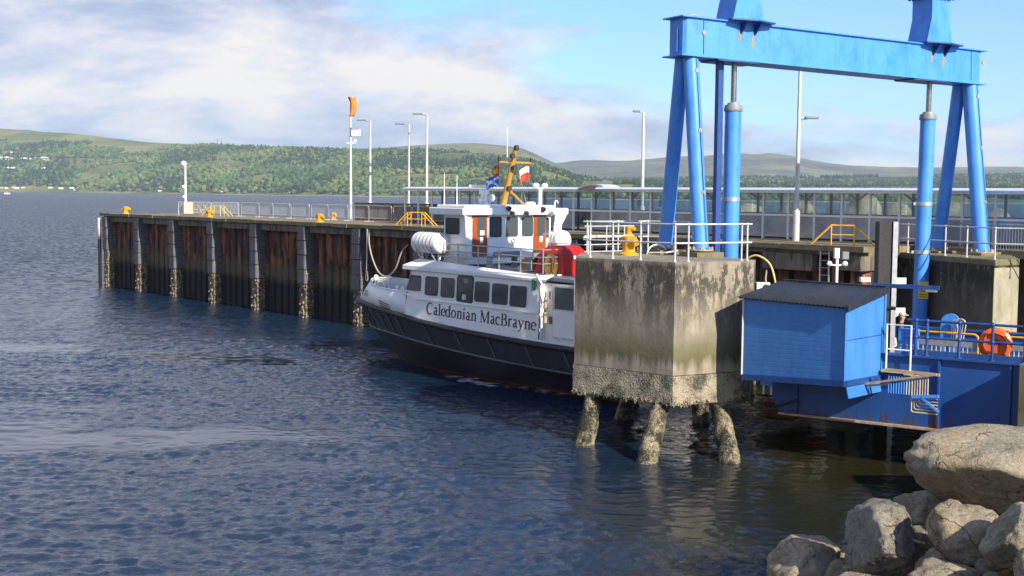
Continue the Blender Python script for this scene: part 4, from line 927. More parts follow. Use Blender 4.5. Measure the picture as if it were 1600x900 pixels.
for cy, wy in ((-.70,.80),(.28,.80),(1.22,.78)):
    f_ = aft_panel('window', rrect(cy,6.60,wy,.98,.13), M_white2, AX+.022, .05); aft_panel('pane', rrect(cy,6.60,wy-.08,.90,.11), M_win2, AX+.030, .03, f_)
f_ = aft_panel('window', rrect(2.46,6.52,.30,.98,.10), M_white2, AX+.022, .05); aft_panel('pane', rrect(2.46,6.52,.24,.90,.09), M_win2, AX+.030, .03, f_)
for cy, zb, wy in ((-1.62,5.32,.84),(1.98,5.42,.78)):
    d_ = aft_panel('wooden_door', rrect(cy,(zb+7.10)/2,wy,7.10-zb,.01), M_wood, AX+.045, .06)
    aft_panel('pane', rrect(cy+.08,6.60,.46,.86,.06), M_win2, AX+.062, .03, d_); aft_panel('notice', rrect(cy+.08,6.02,.17,.27,.01), M_white2, AX+.056, .012, d_)
    if cy < 0: aft_panel('notice', rrect(cy+.10,6.35,.24,.20,.01), M_white2, AX+.07, .01, d_)
    aft_panel('lower_panel', rrect(cy,5.70,.5,.42,.02), M_wood, AX+.058, .02, d_)
q = MB(); q.tube(arc((AX+.03,.35,5.98), .09, 0, 360, 10, (0,1,0),(0,0,1))[:-1], .02, 5, closed=True); q.build('lamp_ring', M_grey, ferry)
# port window of the wheelhouse (side wall runs from plan corner to corner)
def wall_panel(name, a, b_, u0, u1, z0, z1, mt, off, th, parent=ferry, r_=.1):
    a, b_ = Vector(a), Vector(b_); d_ = (b_-a); L_ = d_.length; d_.normalize(); nrm = Vector((d_.y,-d_.x,0))
    q = MB(); q.prism([(a+d_*u_+nrm*off).to_tuple()[:2]+(z_,) for u_, z_ in rrect((u0+u1)/2,(z0+z1)/2,u1-u0,z1-z0,r_)], nrm*-th); return q.build(name, mt, parent)
pa, pb = (8.75,-2.0,0), (10.70,-2.35,0)
f_ = wall_panel('window', pa, pb, .15, 1.45, 6.22, 7.02, M_white2, .02, .05); wall_panel('pane', pa, pb, .19, 1.41, 6.26, 6.98, M_win, .03, .03, f_)
pa, pb = (8.15,-.8,0), (8.75,-2.0,0)
f_ = wall_panel('window', pa, pb, .12, 1.22, 6.22, 7.02, M_white2, .02, .05); wall_panel('pane', pa, pb, .16, 1.18, 6.26, 6.98, M_win, .03, .03, f_)
# ---- roof gear: radar, mast, aerials, lamps
ra = MB(); ra.lathe([(.24,7.5),(.22,7.62),(.15,7.7),(.15,8.0),(.22,8.02),(.22,8.22),(.12,8.26)], (9.5,-.3,0), 12); ra.build('radar_pedestal', M_white2, ferry, smooth=40)
q = MB(); q.bar((9.15,-.90,8.36),(9.75,.10,8.36),.16,.15); q.build('radar_scanner', M_white2, ferry, bevel=.03)
q = MB(); q.ball((9.6,.05,7.85), .17, 8, 6); q.build('searchlight', M_white2, ferry, smooth=60)
q = MB(); q.ball((9.6,-.55,7.75), .13, 8, 6); q.build('searchlight', M_white2, ferry, smooth=60)
q = MB(); q.tube([(10.0,.37,7.45),(10.8,.38,10.0)], [.15,.11], 10); q.build('mast', M_ochre, ferry, smooth=50)
q = MB(); q.tube([(10.6,-.45,9.42),(10.6,1.55,9.42)], .055, 8); q.build('mast_crossarm', M_ochre, ferry, smooth=50)
q = MB(); q.tube([(10.25,.40,8.3),(10.55,1.25,7.5)], .05, 6); q.build('mast_strut', M_ochre, ferry)
for s_, y_, z_, r_ in ((10.85,.38,10.03,.12),(10.85,.15,9.66,.13),(10.6,-.42,9.52,.07),(10.6,1.52,9.50,.06),(10.35,.40,8.25,.14),(10.7,.40,9.15,.14)):
    q = MB(); q.lathe([(r_,0),(r_,.16),(r_*.6,.2)], (s_,y_,z_-.05), 8); q.build('mast_lamp', M_dark, ferry)
for s_, y_, z0, z1 in ((10.5,.15,9.45,10.95),(8.65,-1.9,7.5,8.95),(9.1,-1.55,7.5,8.85)):
    q = MB(); q.tube([(s_,y_,z0),(s_,y_,z1)], [.025,.012], 6); q.build('whip_aerial', M_white2, ferry)
q = MB(); q.tube([(10.3,2.4,7.5),(10.3,2.4,8.35)], .09, 8)
for dy in (-.28,.28): q.ball((10.3,2.4+dy,8.42), .16, 10, 7, (1,1,.85)); q.bar((10.3,2.4,8.3),(10.3,2.4+dy,8.32),.06,.06)
q.build('satellite_domes', M_white2, ferry, smooth=60)
q = MB(); q.lathe([(.25,7.54),(.25,7.64),(.15,7.7)], (10.4,1.7,0), 12); q.build('roof_hatch', M_white2, ferry, smooth=40)
for s_, y_, z_ in ((10.99,-.2,7.42),(10.99,.0,7.2),(10.99,.85,7.2),(10.99,1.9,7.38),(10.99,2.4,7.2)):
    q = MB(); q.lathe([(.04,-.1),(.10,-.06),(.12,.1)], (s_,y_,z_), 8, (1,0,-.3)); q.build('deck_floodlight', M_dark if y_ < 2 else M_galv, ferry, smooth=50)
q = MB(); q.tube([(10.9,2.75,7.4)]+arc((10.9,2.85,7.65), .10, 180, 0, 6, (0,1,0),(0,0,1)), .03, 6); q.build('vent_pipe', M_white2, ferry)
for y_, z_ in ((-.16,.0),(.9,.0)):
    q = MB(); q.tube([(10.62,y_-.25,9.4),(10.9,y_+.1,7.5)], .008, 4); q.build('halyard', M_rope, ferry)
# ---- red funnel with its emblem
fn_ = MB(); s0, s1, y0, y1 = 14.05,15.85,-1.65,-.15
fn_.add([(s0,y0,4.6),(s1,y0,4.6),(s1,y1,4.6),(s0,y1,4.6),(s0+.38,y0+.02,5.62),(s1-.05,y0+.02,5.62),(s1-.05,y1,5.62),(s0+.38,y1,5.62),(s0+.62,y0+.28,5.95),(s1-.3,y0+.28,5.95),(s1-.3,y1-.28,5.95),(s0+.62,y1-.28,5.95)],
   [(0,1,5,4),(1,2,6,5),(2,3,7,6),(3,0,4,7),(4,5,9,8),(5,6,10,9),(6,7,11,10),(7,4,8,11),(8,9,10,11)])
fu = fn_.build('funnel', M_red, ferry, bevel=.02)
q = MB(); q.box(s1,s1+.05,-1.1,-.98,5.42,5.56); q.build('funnel_lamp', M_white2, fu)
ey0, ecx, ecz = y0-.012, 15.16, 5.12
q = MB(); q.prism([(ecx+.40*math.cos(R(k*15)), ey0+.004, ecz+.55*math.sin(R(k*15))) for k in range(24)], (0,-.008,0)); em = q.build('emblem_disc', M_emb, fu)
q = MB(); q.tube([(ecx+.405*math.cos(R(k*15)), ey0-.004, ecz+.555*math.sin(R(k*15))) for k in range(24)], .012, 4, closed=True); q.build('emblem_ring', M_dark, fu)
li = MB(); ly_ = ey0-.0075
def lst(pts, ws):
    for i, qd in enumerate(stroke([(ecx+a*.36, ecz+b_*.50) for a, b_ in pts], ws)): li.prism([(a, ly_-.0004*(len(li.f)%9), b_) for a, b_ in qd], (0,.003,0))
lst([(-.30,.62),(-.12,.66),(.0,.52),(.06,.2),(.02,-.15),(.12,-.45)], lambda u_: .07+.05*math.sin(math.pi*min(1,u_*1.2)))     # head, mane and body
lst([(.0,.35),(-.30,.30),(-.52,.42)], .032); lst([(.04,.12),(-.28,.02),(-.55,.12)], .032)        # forelegs
lst([(.08,-.40),(-.18,-.50),(-.30,-.72),(-.48,-.74)], .04); lst([(.12,-.42),(.34,-.58),(.24,-.82),(.10,-.84)], .04)   # hind legs
lst([(.12,-.35),(.46,-.20),(.40,.15),(.56,.45),(.40,.62)], .028)       # tail
li.build('emblem_lion', M_red, fu)
q = MB(); q.prism([(s0-.75,-1.6,4.9),(s0-.1,-1.6,4.9),(s0-.1,-1.6,5.35),(s0-.75,-1.6,5.35)], (0,1.2,0)); q.build('deck_locker', M_ochre, ferry, bevel=.02)
# ---- liferaft canisters on their cradles
def raft(label, s_, y_, z_, Lr, r_):
    o_ = thing('liferaft_canister', label, 'liferaft', T0+Matrix.Rotation(VROT,3,'Z')@Vector((s_,y_,z_)), VROT, 'liferaft canisters on the ferry')
    q = MB(); q.lathe([(.05,0),(r_*.7,.02),(r_*.94,.10),(r_,.2),(r_,Lr-.2),(r_*.94,Lr-.10),(r_*.7,Lr-.02),(.05,Lr)], (0,0,0), 22, (1,0,0)); q.build('shell', M_white2, o_, smooth=40)
    for u_ in (.22,.36,.5,.64,.78):
        q = MB(); q.lathe([(r_+.008,0),(r_+.014,.012),(r_+.014,.045),(r_+.008,.057)], (Lr*u_,0,0), 22, (1,0,0)); q.build('band', M_galv, o_, smooth=60)
    for u_ in (.25,.75):
        q = MB(); q.tube([(Lr*u_,-r_*.9,-.25),(Lr*u_,-r_*.2,-r_-.32)], .035, 6); q.tube([(Lr*u_,r_*.9,-.25),(Lr*u_,r_*.2,-r_-.32)], .035, 6); q.tube([(Lr*u_,-.3,-r_-.1),(Lr*u_,.3,-r_-.1)], .03, 6); q.build('cradle', M_galv, o_)
raft('white liferaft canister with bands on the port side of the wheelhouse', 7.45,-2.45,5.86,1.85,.47)
raft('white liferaft canister showing its round end right of the wheelhouse', 9.9,3.0,5.95,1.5,.47)
# ---- flags (each hangs from its halyard)
def cloth_flag(name, label, hoist, fly, hgt, fn, mats, sag=.5, rot=0):
    """hoist: top of the hoist in ferry coordinates; fly: vector of the free edge"""
    q = MB(); nu, nv_ = 18, 12; h_ = Vector(hoist); fv = Vector(fly)
    P_ = lambda u_, v_: h_+fv*u_+Vector((.06*math.sin(u_*7+v_*1.5)*u_,.09*math.sin(u_*6+1)*u_,-hgt*v_-sag*u_*u_*hgt+.04*math.sin(5*u_)))
    for i in range(nu):
        for j in range(nv_):
            q.cur = fn((i+.5)/nu, (j+.5)/nv_); q.add([P_(i/nu,j/nv_),P_((i+1)/nu,j/nv_),P_((i+1)/nu,(j+1)/nv_),P_(i/nu,(j+1)/nv_)], [(0,1,2,3)])
    o_ = q.build(name, mats, None); bm = bmesh.new(); bm.from_mesh(o_.data); bmesh.ops.remove_doubles(bm, verts=bm.verts, dist=1e-4)
    for f__ in bm.faces: f__.smooth = True
    bm.to_mesh(o_.data); bm.free()
    o_.location = T0; o_.rotation_euler = (0,0,VROT); sd = o_.modifiers.new('thickness','SOLIDIFY'); sd.thickness = .008
    return tag(o_, label, 'flag')
M_fblue = pmat('flag_blue', (0.03,0.16,0.60), (0.02,0.12,0.5), 4, 0.8); M_fred = pmat('flag_red', (0.60,0.06,0.03), (0.5,0.04,0.025), 4, 0.8); M_for = pmat('flag_orange_red', (0.62,0.12,0.03), (0.5,0.09,0.02), 4, 0.8)
cloth_flag('saltire_flag', 'blue flag with a white diagonal cross flying left of the ferry mast', (10.6,-.42,8.78), (-.30,-.58,0), .46, lambda u_, v_: 1 if min(abs(u_-v_),abs(u_+v_-1)) < .12 else 0, [M_fblue, M_white2], .35)
cloth_flag('house_flag', 'small orange-red flag with a yellow patch above the saltire', (10.6,-.40,9.28), (-.16,-.30,0), .52, lambda u_, v_: 1 if (u_-.5)**2+(v_-.45)**2 < .05 else 0, [M_for, M_emb], .5)
cloth_flag('red_white_flag', 'drooping white over red flag at the right end of the mast crossarm', (10.6,1.42,9.25), (-.10,-.58,0), .62, lambda u_, v_: 0 if v_ < .38 and u_ > .05 else 1, [M_white2, M_fred], .45)
# ---- mooring line hung on the pier beside the bow
def rope(label, pts, r_=.04, name='mooring_rope', mt=None):
    q = MB(); P_ = [Vector(p) for p in pts]; out = []
    for i in range(len(P_)-1):
        a, b_, c, d_ = P_[max(i-1,0)], P_[i], P_[i+1], P_[min(i+2,len(P_)-1)]
        for k in range(6):
            u_ = k/6; out.append(.5*((2*b_)+(c-a)*u_+(2*a-5*b_+4*c-d_)*u_*u_+(3*b_-a-3*c+d_)*u_**3))
    out.append(P_[-1]); q.tube(out, r_, 7); o_ = q.build(name, mt or M_rope, None, smooth=60); return tag(o_, label, 'rope')
rope('pale mooring rope hanging in a loop across the rusty bay beside the bow', [pw(40.9,-.05,5.9),pw(40.95,-.12,5.1),pw(41.4,-.15,4.1),pw(42.1,-.15,3.35),pw(42.9,-.12,3.2),pw(43.7,-.1,3.7),pw(44.2,-.05,4.6),pw(44.4,.3,5.1)], .05)
rope('short looped rope hanging straight down the fender pile beside the bow', [pw(40.75,-.12,5.9),pw(40.77,-.14,4.4),pw(40.73,-.15,3.4),pw(40.68,-.15,2.95),pw(40.78,-.15,2.8),pw(40.88,-.15,2.95),pw(40.82,-.14,3.4)], .045)
# ================================================================== CONCRETE DOLPHIN carrying the left gantry legs
def poly_body(mb, pl, z0, z1): return mb.prism([(x_,y_,z0) for x_, y_ in pl], (0,0,z1-z0))
D1 = [(2.05,41.5),(4.95,38.87),(7.62,40.32),(7.8,41.0),(7.05,42.3),(7.05,45.2),(5.0,46.6),(2.4,44.6)]
def rough_prism(pl, z0, z1, nz, amp, seed, step=.35):
    """vertical faces as fine sheets with a little relief, closed by top and bottom polygons"""
    pts = []; n = len(pl)
    for i in range(n):
        a, b_ = Vector(pl[i]+(0,)), Vector(pl[(i+1)%n]+(0,)); m_ = max(1, int((b_-a).length/step))
        for k in range(m_): pts.append(a.lerp(b_, k/m_))
    cx = sum(p.x for p in pts)/len(pts); cy = sum(p.y for p in pts)/len(pts); rows = []
    for j in range(nz+1):
        z_ = z0+(z1-z0)*j/nz; row = []
        for p in pts:
            d_ = Vector((p.x-cx,p.y-cy,0)).normalized(); e = mnoise.noise(Vector((p.x*2.3+seed,p.y*2.3,z_*2.3)))*amp+mnoise.noise(Vector((p.x*7+seed,p.y*7,z_*7)))*amp*.5
            row.append(Vector((p.x,p.y,z_))+d_*e)
        rows.append(row+[row[0]])
    q = MB(); q.grid(rows); m_ = len(pts); top = len(q.v); q.add([rows[-1][k] for k in range(m_)], [tuple(range(m_))]); q.add([rows[0][k] for k in range(m_)], [tuple(range(m_))]); return q
dol = thing('mooring_dolphin', 'big stained concrete block on slanting piles, beside the ferry stern, carrying the gantry', 'concrete block', (5,42,0))
def loc_(pl, c=(5,42)): return [(x_-c[0],y_-c[1]) for x_, y_ in pl]
rough_prism(loc_(D1), 2.52, 6.0, 16, .012, 3).build('block', M_conc, dol, smooth=30)
D1b = [(4.97+(x_-4.97)*1.012, 42+(y_-42)*1.012) for x_, y_ in D1]
rough_prism(loc_(D1b), 1.60, 2.50, 12, .018, 5, .12).build('barnacle_band', M_barn, dol, smooth=60)
# lumps of mussel hanging at the lower edge
q = MB()
for i in range(len(D1b)):
    a, b_ = D1b[i], D1b[(i+1)%len(D1b)]; L_ = math.hypot(b_[0]-a[0], b_[1]-a[1])
    for k in range(int(L_*26)):
        u_ = rng.random(); s_ = rng.uniform(.02,.055); q.ball((a[0]+(b_[0]-a[0])*u_-5, a[1]+(b_[1]-a[1])*u_-42, 1.60+rng.uniform(-.07,.10)), s_, 6, 4, (1,1,rng.uniform(.7,1.5)))
o_ = q.build('mussel_fringe', M_barnd, dol, smooth=60); o_['kind'] = 'stuff'
def pile(p0, p1, r0, r1, parent, mt, seed, c):
    a, b_ = Vector(p0)-Vector(c+(0,)), Vector(p1)-Vector(c+(0,)); q = MB(); d_ = (b_-a).normalized(); x_ = d_.cross(Vector((0,1,0))).normalized(); y_ = d_.cross(x_); rows = []
    for i in range(34):
        u_ = i/33; p_ = a.lerp(b_, u_); row = []
        for k in range(25):
            an = 2*math.pi*k/24; dr_ = x_*math.cos(an)+y_*math.sin(an); w_ = p_+dr_*.4+Vector((seed*7,0,0)); e = 1+.09*mnoise.noise(w_*2.2)+.11*mnoise.noise(w_*8)+.08*mnoise.noise(w_*17)
            row.append(p_+dr_*(r0+(r1-r0)*u_)*e)
        rows.append(row)
    q.grid(rows); q.build('raking_pile', mt, parent, smooth=80)
for i, (top, bot) in enumerate((((2.75,41.35,1.7),(2.30,40.75,-.4)),((4.72,39.6,1.7),(4.00,37.85,-.4)),((6.55,40.25,1.7),(6.70,37.95,-.4)),((4.3,44.6,1.7),(3.9,45.8,-.8)),((6.5,44.2,1.7),(6.9,45.4,-.8)))):
    b_ = Vector(bot); t_ = Vector(top); low_ = t_+(b_-t_)*1.6; pile(top, tuple(low_), .27, .37, dol, M_barnd, i, (5,42))
for cx, cy in ((5.30,44.55),(6.33,42.85)):
    q = MB(); q.box(-.55,.55,-.5,.5,0,.16); q.build('plinth', M_lip, dol, loc=(cx-5,cy-42,6.0)).rotation_euler = (0,0,R(29))
# ---- tubular railings on the dolphin, seen as one fence
def railing(label, pts, z0, hs, name='railing', post_at=None, r_=.027, mt=None, stub=.18, lean=None, cat='railing', group=None):
    mt = mt or M_galvw; t_ = thing(name, label, cat, (pts[0][0],pts[0][1],z0), 0, group); P_ = [Vector((p[0]-pts[0][0],p[1]-pts[0][1],0)) for p in pts]
    for h_ in hs:
        q = MB(); ext = (P_[-1]-P_[-2]).normalized()*stub; ext0 = (P_[0]-P_[1]).normalized()*stub
        q.tube([p+Vector((0,0,h_)) for p in [P_[0]+ext0]+P_[1:-1]+[P_[-1]+ext]] if len(P_) > 1 else [], r_, 7); q.build('rail', mt, t_)
    pa_ = post_at or [(i, 0.0) for i in range(len(P_))]
    for i, f_ in pa_:
        p = P_[i].lerp(P_[min(i+1,len(P_)-1)], f_); q = MB(); q.tube([p,p+Vector((0,0,hs[0]+.02))], r_*1.15, 7); q.lathe([(r_*2.2,0),(r_*2.2,.03)], p, 8)
        for h_ in hs: q.ball(tuple(p+Vector((0,0,h_))), r_*1.75, 7, 5)
        q.build('post', mt, t_, smooth=50)
    return t_
railing('tubular steel railing round the front edge of the big concrete block', [(2.45,41.6),(4.97,39.10),(7.42,40.45)], 6.0, (1.15,.57), post_at=[(0,0.03),(0,.30),(0,.62),(0,1.0),(1,.18),(1,.92),(1,1.0)])
railing('tubular railing along the far side of the big concrete block, behind the legs', [(2.6,44.6),(4.9,46.3),(6.9,45.2)], 6.0, (1.1,.55), post_at=[(0,0),(0,.5),(0,1),(1,1)])
bollard('large yellow bollard on the big concrete block, behind its railing', (3.95,43.4,6.0), R(-60), 1.0, None)
tag(railing('low wire guard fence at the back left of the concrete block', [(2.6,43.9),(4.6,45.4)], 6.0, (.95,.62,.32,.08), post_at=[(0,0),(0,.33),(0,.66),(0,1)], r_=.02, name='wire_guard'), cat='fence')
q = MB(); q.tube([(4.6,43.6,6.08),(5.2,43.3,6.1),(5.8,43.4,6.2)], .03, 6); tag(q.build('steel_pipe', M_galvw), 'thin steel pipe lying on the concrete block beside the bollard', 'pipe')
qh = thing('hose_hoop', 'pale hoop frame behind the bollard on the concrete block', 'hoop', (5.0,44.2,6.0)); q = MB(); q.tube(arc((0,0,0), .34, 0, 180, 8), .03, 6); q.tube(arc((.3,.1,0), .3, 0, 180, 8), .03, 6); q.build('hoop', M_white2, qh)

# ================================================================== BLUE PORTAL GANTRY (local x along the beam, y away from the camera)
GO, GROT = Vector((5.8,43.7,0)), R(29.05)
gx_, gy_ = Vector((math.cos(GROT),math.sin(GROT),0)), Vector((-math.sin(GROT),math.cos(GROT),0))
def gl2(x_, y_, z_=0): return GO+gx_*x_+gy_*y_+Vector((0,0,z_))
gan = thing('lifting_gantry', 'tall blue steel portal gantry with splayed tube legs and a deep box beam', 'gantry', GO, GROT)
M_scab = pmat('rust_scab_brown', (0.24,0.15,0.08), (0.36,0.27,0.17), 9, 0.9)
BB, BT, BLN, BD = 12.72, 13.95, 13.55, .48     # beam bottom, top, length, half depth
q = MB(); q.prism(arc((-.02,0,BB), BD, 270, 90, 8, (1,0,0),(0,1,0))[:0]+[(-.42,-BD+.12,BB),(-.32,-BD+.03,BB),(-.18,-BD,BB),(BLN,-BD,BB),(BLN+.18,-BD+.06,BB),(BLN+.25,-BD+.2,BB),(BLN+.25,BD-.2,BB),(BLN+.1,BD,BB),(-.18,BD,BB),(-.42,BD-.12,BB)], (0,0,BT-BB)); q.build('beam', M_blue, gan, smooth=25)
for z_ in (BB-.045, BT+.002): q = MB(); q.box(-.58,BLN+.42,-BD-.09,BD+.09,z_,z_+.043); q.build('flange_plate', M_blue, gan)
q = MB(); q.box(-.47,-.44,-.12,.08,BB+.1,BT-.35); q.build('end_stiffener', M_blue, gan)
def leg(p0, p1, r_, seam=True):
    q = MB(); q.tube([p0,p1], r_, 20); l_ = q.build('leg', M_blue, gan, smooth=40)
    a, b_ = Vector(p0), Vector(p1); q = MB(); q.lathe([(r_+.16,0),(r_+.16,.05)], a, 16); 
    for k in range(8): an = k*math.pi/4+.2; q.lathe([(.045,.05),(.045,.13)], a+Vector((math.cos(an),math.sin(an),0))*(r_+.10), 6)
    q.build('base_flange', M_rustbar, l_)
    if seam:
        off = Vector((.10,-1,0)).normalized()*(r_+.008); q = MB(); q.tube([a+off+Vector((0,0,.3)),b_+off], .012, 5); q.build('conduit', M_dark, l_)
        for f_ in (.30,.62,.93):
            p_ = a.lerp(b_,f_)+off; q = MB(); q.lathe([(.075,-.02),(.075,.02)], p_, 10, (0,1,0)); q.build('lifting_lug', M_rustbar, l_)
    return l_
leg((0,1.0,6.20),(.0,.20,BB-.045), .25, False); leg((.03,-1.0,6.20),(.03,-.22,BB-.045), .265)
leg((13.35,1.03,5.95),(13.35,.22,BB-.045), .25, False); leg((13.55,-1.0,5.95),(13.45,-.22,BB-.045), .30); leg((14.22,-.45,5.95),(13.72,.1,BB-.045), .18, False)
q = MB(); q.box(1.30,1.52,-.14,.05,5.2,BB-.045); q.build('guide_post', M_bluedk, gan)
for k in range(6): q = MB(); q.box(1.0+2.2*k,1.012+2.2*k,-BD-.004,-BD,BB+.01,BT-.01); q.build('weld_seam', M_blue, gan)
# towers over the rams, flared at the foot, with base plates that overhang the beam
for k, tx in enumerate((2.27,11.45)):
    zt_ = BT+.045; q = MB(); q.prism([(tx-.95,-.78,zt_),(tx,-1.02,zt_),(tx+.95,-.78,zt_),(tx+.95,.8,zt_),(tx-.95,.8,zt_)], (0,0,.05)); q.build('tower_base_plate', M_bluedk, gan)
    q = MB(); a_ = .46; h1, h2 = (.95,3.6) if k == 0 else (.95,1.75); fl = .22
    zb = zt_+.053; ring = lambda z_, ex: [(tx-a_-ex,-a_-ex*.0,z_),(tx+a_+ex,-a_-ex*.0,z_),(tx+a_+ex,a_,z_),(tx-a_-ex,a_,z_)]
    vs = ring(zb,fl)+ring(zb+h1,0)+ring(zb+h2,0); q.add(vs, [(3,2,1,0)]+[(i+4*j,(i+1)%4+4*j,(i+1)%4+4*(j+1),i+4*(j+1)) for j in range(2) for i in range(4)]+[(8,9,10,11)])
    q.build('tower', M_blue, gan)
    for y_ in (-a_-.03,a_): q = MB(); q.prism([(tx-a_-fl,y_,zb),(tx+a_+fl,y_,zb),(tx+a_,y_,zb+h1),(tx+a_,y_,zb+h2-.01),(tx-a_,y_,zb+h2-.01),(tx-a_,y_,zb+h1)], (0,.03,0)); q.build('tower_cheek', M_blue, gan)
    if k == 1:
        q = MB(); q.box(tx-.66,tx+.66,-.66,.66,zb+h2,zb+h2+.05)
        q.build('tower_flange', M_bluedk, gan); q = MB()
        for i in range(7):
            for y_ in (-.56,.56): q.lathe([(.05,-.08),(.05,.12)], (tx-.54+i*.18,y_,zb+h2), 6)
            for s_ in (-.58,.58): q.lathe([(.05,-.08),(.05,.12)], (tx+s_,-.54+i*.18,zb+h2), 6)
        o_ = q.build('flange_bolts', M_dark, gan); o_['kind'] = 'stuff'
        q = MB(); q.box(tx-.44,tx+.44,-.44,.44,zb+h2+.053,zb+h2+3); q.build('upper_tower', M_blue, gan)
    for s_ in (-.35,.25):      # brackets under the plate, with their rust runs below
        q = MB(); q.prism([(tx+s_,-BD-.003,zt_-.02),(tx+s_,-BD-.40,zt_-.02),(tx+s_,-BD-.003,zt_-.42)], (.05,0,0)); q.build('plate_gusset', M_bluedk, gan)
        q = MB(); L_ = .62 if s_ < 0 else .80
        q.prism([(tx+s_-.03,-BD-.002,zt_-.30),(tx+s_+.07,-BD-.002,zt_-.30),(tx+s_-.02,-BD-.002,zt_-L_),(tx+s_-.10,-BD-.002,zt_-L_-.05),(tx+s_-.13,-BD-.002,zt_-L_+.04)], (0,-.004,0)); q.build('rust_scab', M_scab, gan)
    q = MB(); q.prism([(tx-1.3,-BD-.05,BB-.05),(tx-.4,-BD-.15,BB-.05),(tx+.5,-BD-.05,BB-.05),(tx+.5,BD,BB-.05),(tx-1.3,BD,BB-.05)], (0,0,-.05)); q.build('ram_seat_plate', M_bluedk, gan)
for x_ in (.30,13.2):
    q = MB(); q.tube(arc((x_,0,BT+.05), .13, 0, 180, 8), .035, 6); q.build('lifting_eye', M_rustbar, gan)
q = MB(); q.tube([(.35,-BD-.012,BT-.05),(.37,-BD-.012,BB+.05)], .012, 5); q.tube([(13.15,-BD-.012,BT),(13.2,-BD-.012,BB+.1)], .012, 5); q.build('cable', M_dark, gan)
for x_, z_ in ((.36,BT-.45),(13.9,BT-.42)): q = MB(); q.lathe([(.075,-.02),(.075,.02)], (x_,-BD-.01 if x_ < 5 else -BD+.05,z_), 10, (0,1,0)); q.build('lifting_lug', M_rustbar, gan)
for ch in gan.children_recursive:        # the beam falls slightly towards its far end
    for v in ch.data.vertices: v.co.z -= .0185*v.co.x*min(1,max(0,(v.co.z-6.2)/6.4))
# ---- hydraulic rams under the beam
def ram(label, gx0, gyo, zc, zb, lean=(0,0)):
    p = gl2(gx0, gyo); t_ = thing('hydraulic_ram', label, 'hydraulic ram', p+Vector((0,0,zb)), 0, 'hydraulic rams under the gantry'); H_ = zc-zb; T_2 = BB-.1-zb
    ax_ = lambda z_: Vector((lean[0]*(z_-T_2),lean[1]*(z_-T_2),z_))
    q = MB(); q.tube([ax_(0),ax_(H_)], .285, 22); q.build('cylinder', M_blue, t_, smooth=40)
    q = MB(); q.tube([ax_(H_),ax_(H_+.05),ax_(H_+.06),ax_(H_+.22),ax_(H_+.23),ax_(H_+.30)], [.31,.33,.33,.30,.22,.20], 20); q.build('gland', M_grey, t_, smooth=35)
    q = MB(); q.tube([ax_(H_+.28),ax_(T_2)], .10, 14); q.build('rod', M_steel, t_, smooth=50)
    for f_ in (.40,.62) if H_ > 7 else (.55,):
        z_ = H_*f_; q = MB(); q.tube([ax_(z_-.07),ax_(z_+.07)], .305, 20); q.bar(ax_(z_)+Vector((-.42,0,0)),ax_(z_)+Vector((-.25,0,0)),.07,.10); q.build('clamp', M_galv, t_, smooth=40)
    return t_
ram('left blue hydraulic ram standing behind the edge of the big concrete block', 2.03, -.05, 10.95, 4.2)
rr_ = ram('right blue hydraulic ram with a yellow warning sign near its foot', 11.45, -.05, 11.0, 2.6, (.010,0))
M_warn = pmat('warning_yellow', (0.80,0.52,0.02), (0.74,0.47,0.02), 3, 0.5)
zs = 2.02; q = MB(); q.box(-.28,.10,-.345,-.335,zs-.45,zs+.22); sg_ = q.build('warning_sign', M_warn, rr_)
q = MB(); q.add([(-.21,-.349,zs-.16),(.03,-.349,zs-.16),(-.09,-.349,zs+.10)], [(0,1,2)]); q.add([(-.30+.06,-.3495,zs-.38),(.06,-.3495,zs-.38),(.06,-.3495,zs-.35),(-.24,-.3495,zs-.35)], [(0,1,2,3)]); q.add([(-.24,-.3495,zs-.30),(.06,-.3495,zs-.30),(.06,-.3495,zs-.27),(-.24,-.3495,zs-.27)], [(0,1,2,3)])
q.build('triangle', M_text, sg_); q = MB(); q.add([(-.165,-.3515,zs-.135),(-.015,-.3515,zs-.135),(-.09,-.3515,zs+.045)], [(0,1,2)]); q.build('triangle_field', M_warn, sg_)
q = MB(); q.box(-.097,-.083,-.3535,-.3525,zs-.06,zs+.0); q.box(-.097,-.083,-.3535,-.3525,zs-.11,zs-.09); q.build('exclamation_mark', M_text, sg_)

# ================================================================== RIGHT-HAND DOLPHIN under the other gantry legs
D2 = [(15.5,51.4),(17.2,45.6),(18.4,46.5),(20.0,52.0),(16.2,54.0)]
d2 = thing('gantry_abutment', 'dark stained concrete abutment under the right gantry legs', 'concrete block', (17,49,0))
rough_prism(loc_(D2,(17,49)), -2, 5.62, 18, .012, 9).build('block', M_conc2, d2, smooth=30)
q = MB(); poly_body(q, [(x_+(x_-17)*.02,y_+(y_-49)*.02) for x_, y_ in D2], 5.62, 5.86)
for i, vv in enumerate(q.v): q.v[i] = (vv[0]-17,vv[1]-49,vv[2])
q.build('cope_slab', M_lip, d2, bevel=.03)
q = MB(); q.prism([(17.17,45.52,-2),(18.42,46.44,-2),(18.5,46.9,-2),(17.3,46.2,-2)], (0,0,7.55)); q.v = [(a-17,b_-49,c) for a, b_, c in q.v]; q.build('sunlit_face_slab', pmat('sunlit_weathered_concrete', (0.36,0.33,0.25), (0.25,0.225,0.165), 1.8, 0.9, bmp=.4, dirt=(0.20,0.17,0.05), dirt_amt=.6), d2, bevel=.02)  # abutment's sunward face: sunlight painted in as paler concrete, over its own weathering
for cx, cy in ((16.98,51.1),(18.02,49.35),(18.5,50.3)):
    q = MB(); q.box(-.5,.5,-.5,.5,0,.09); q.build('plinth', M_lip, d2, loc=(cx-17,cy-49,5.86)).rotation_euler = (0,0,R(29))
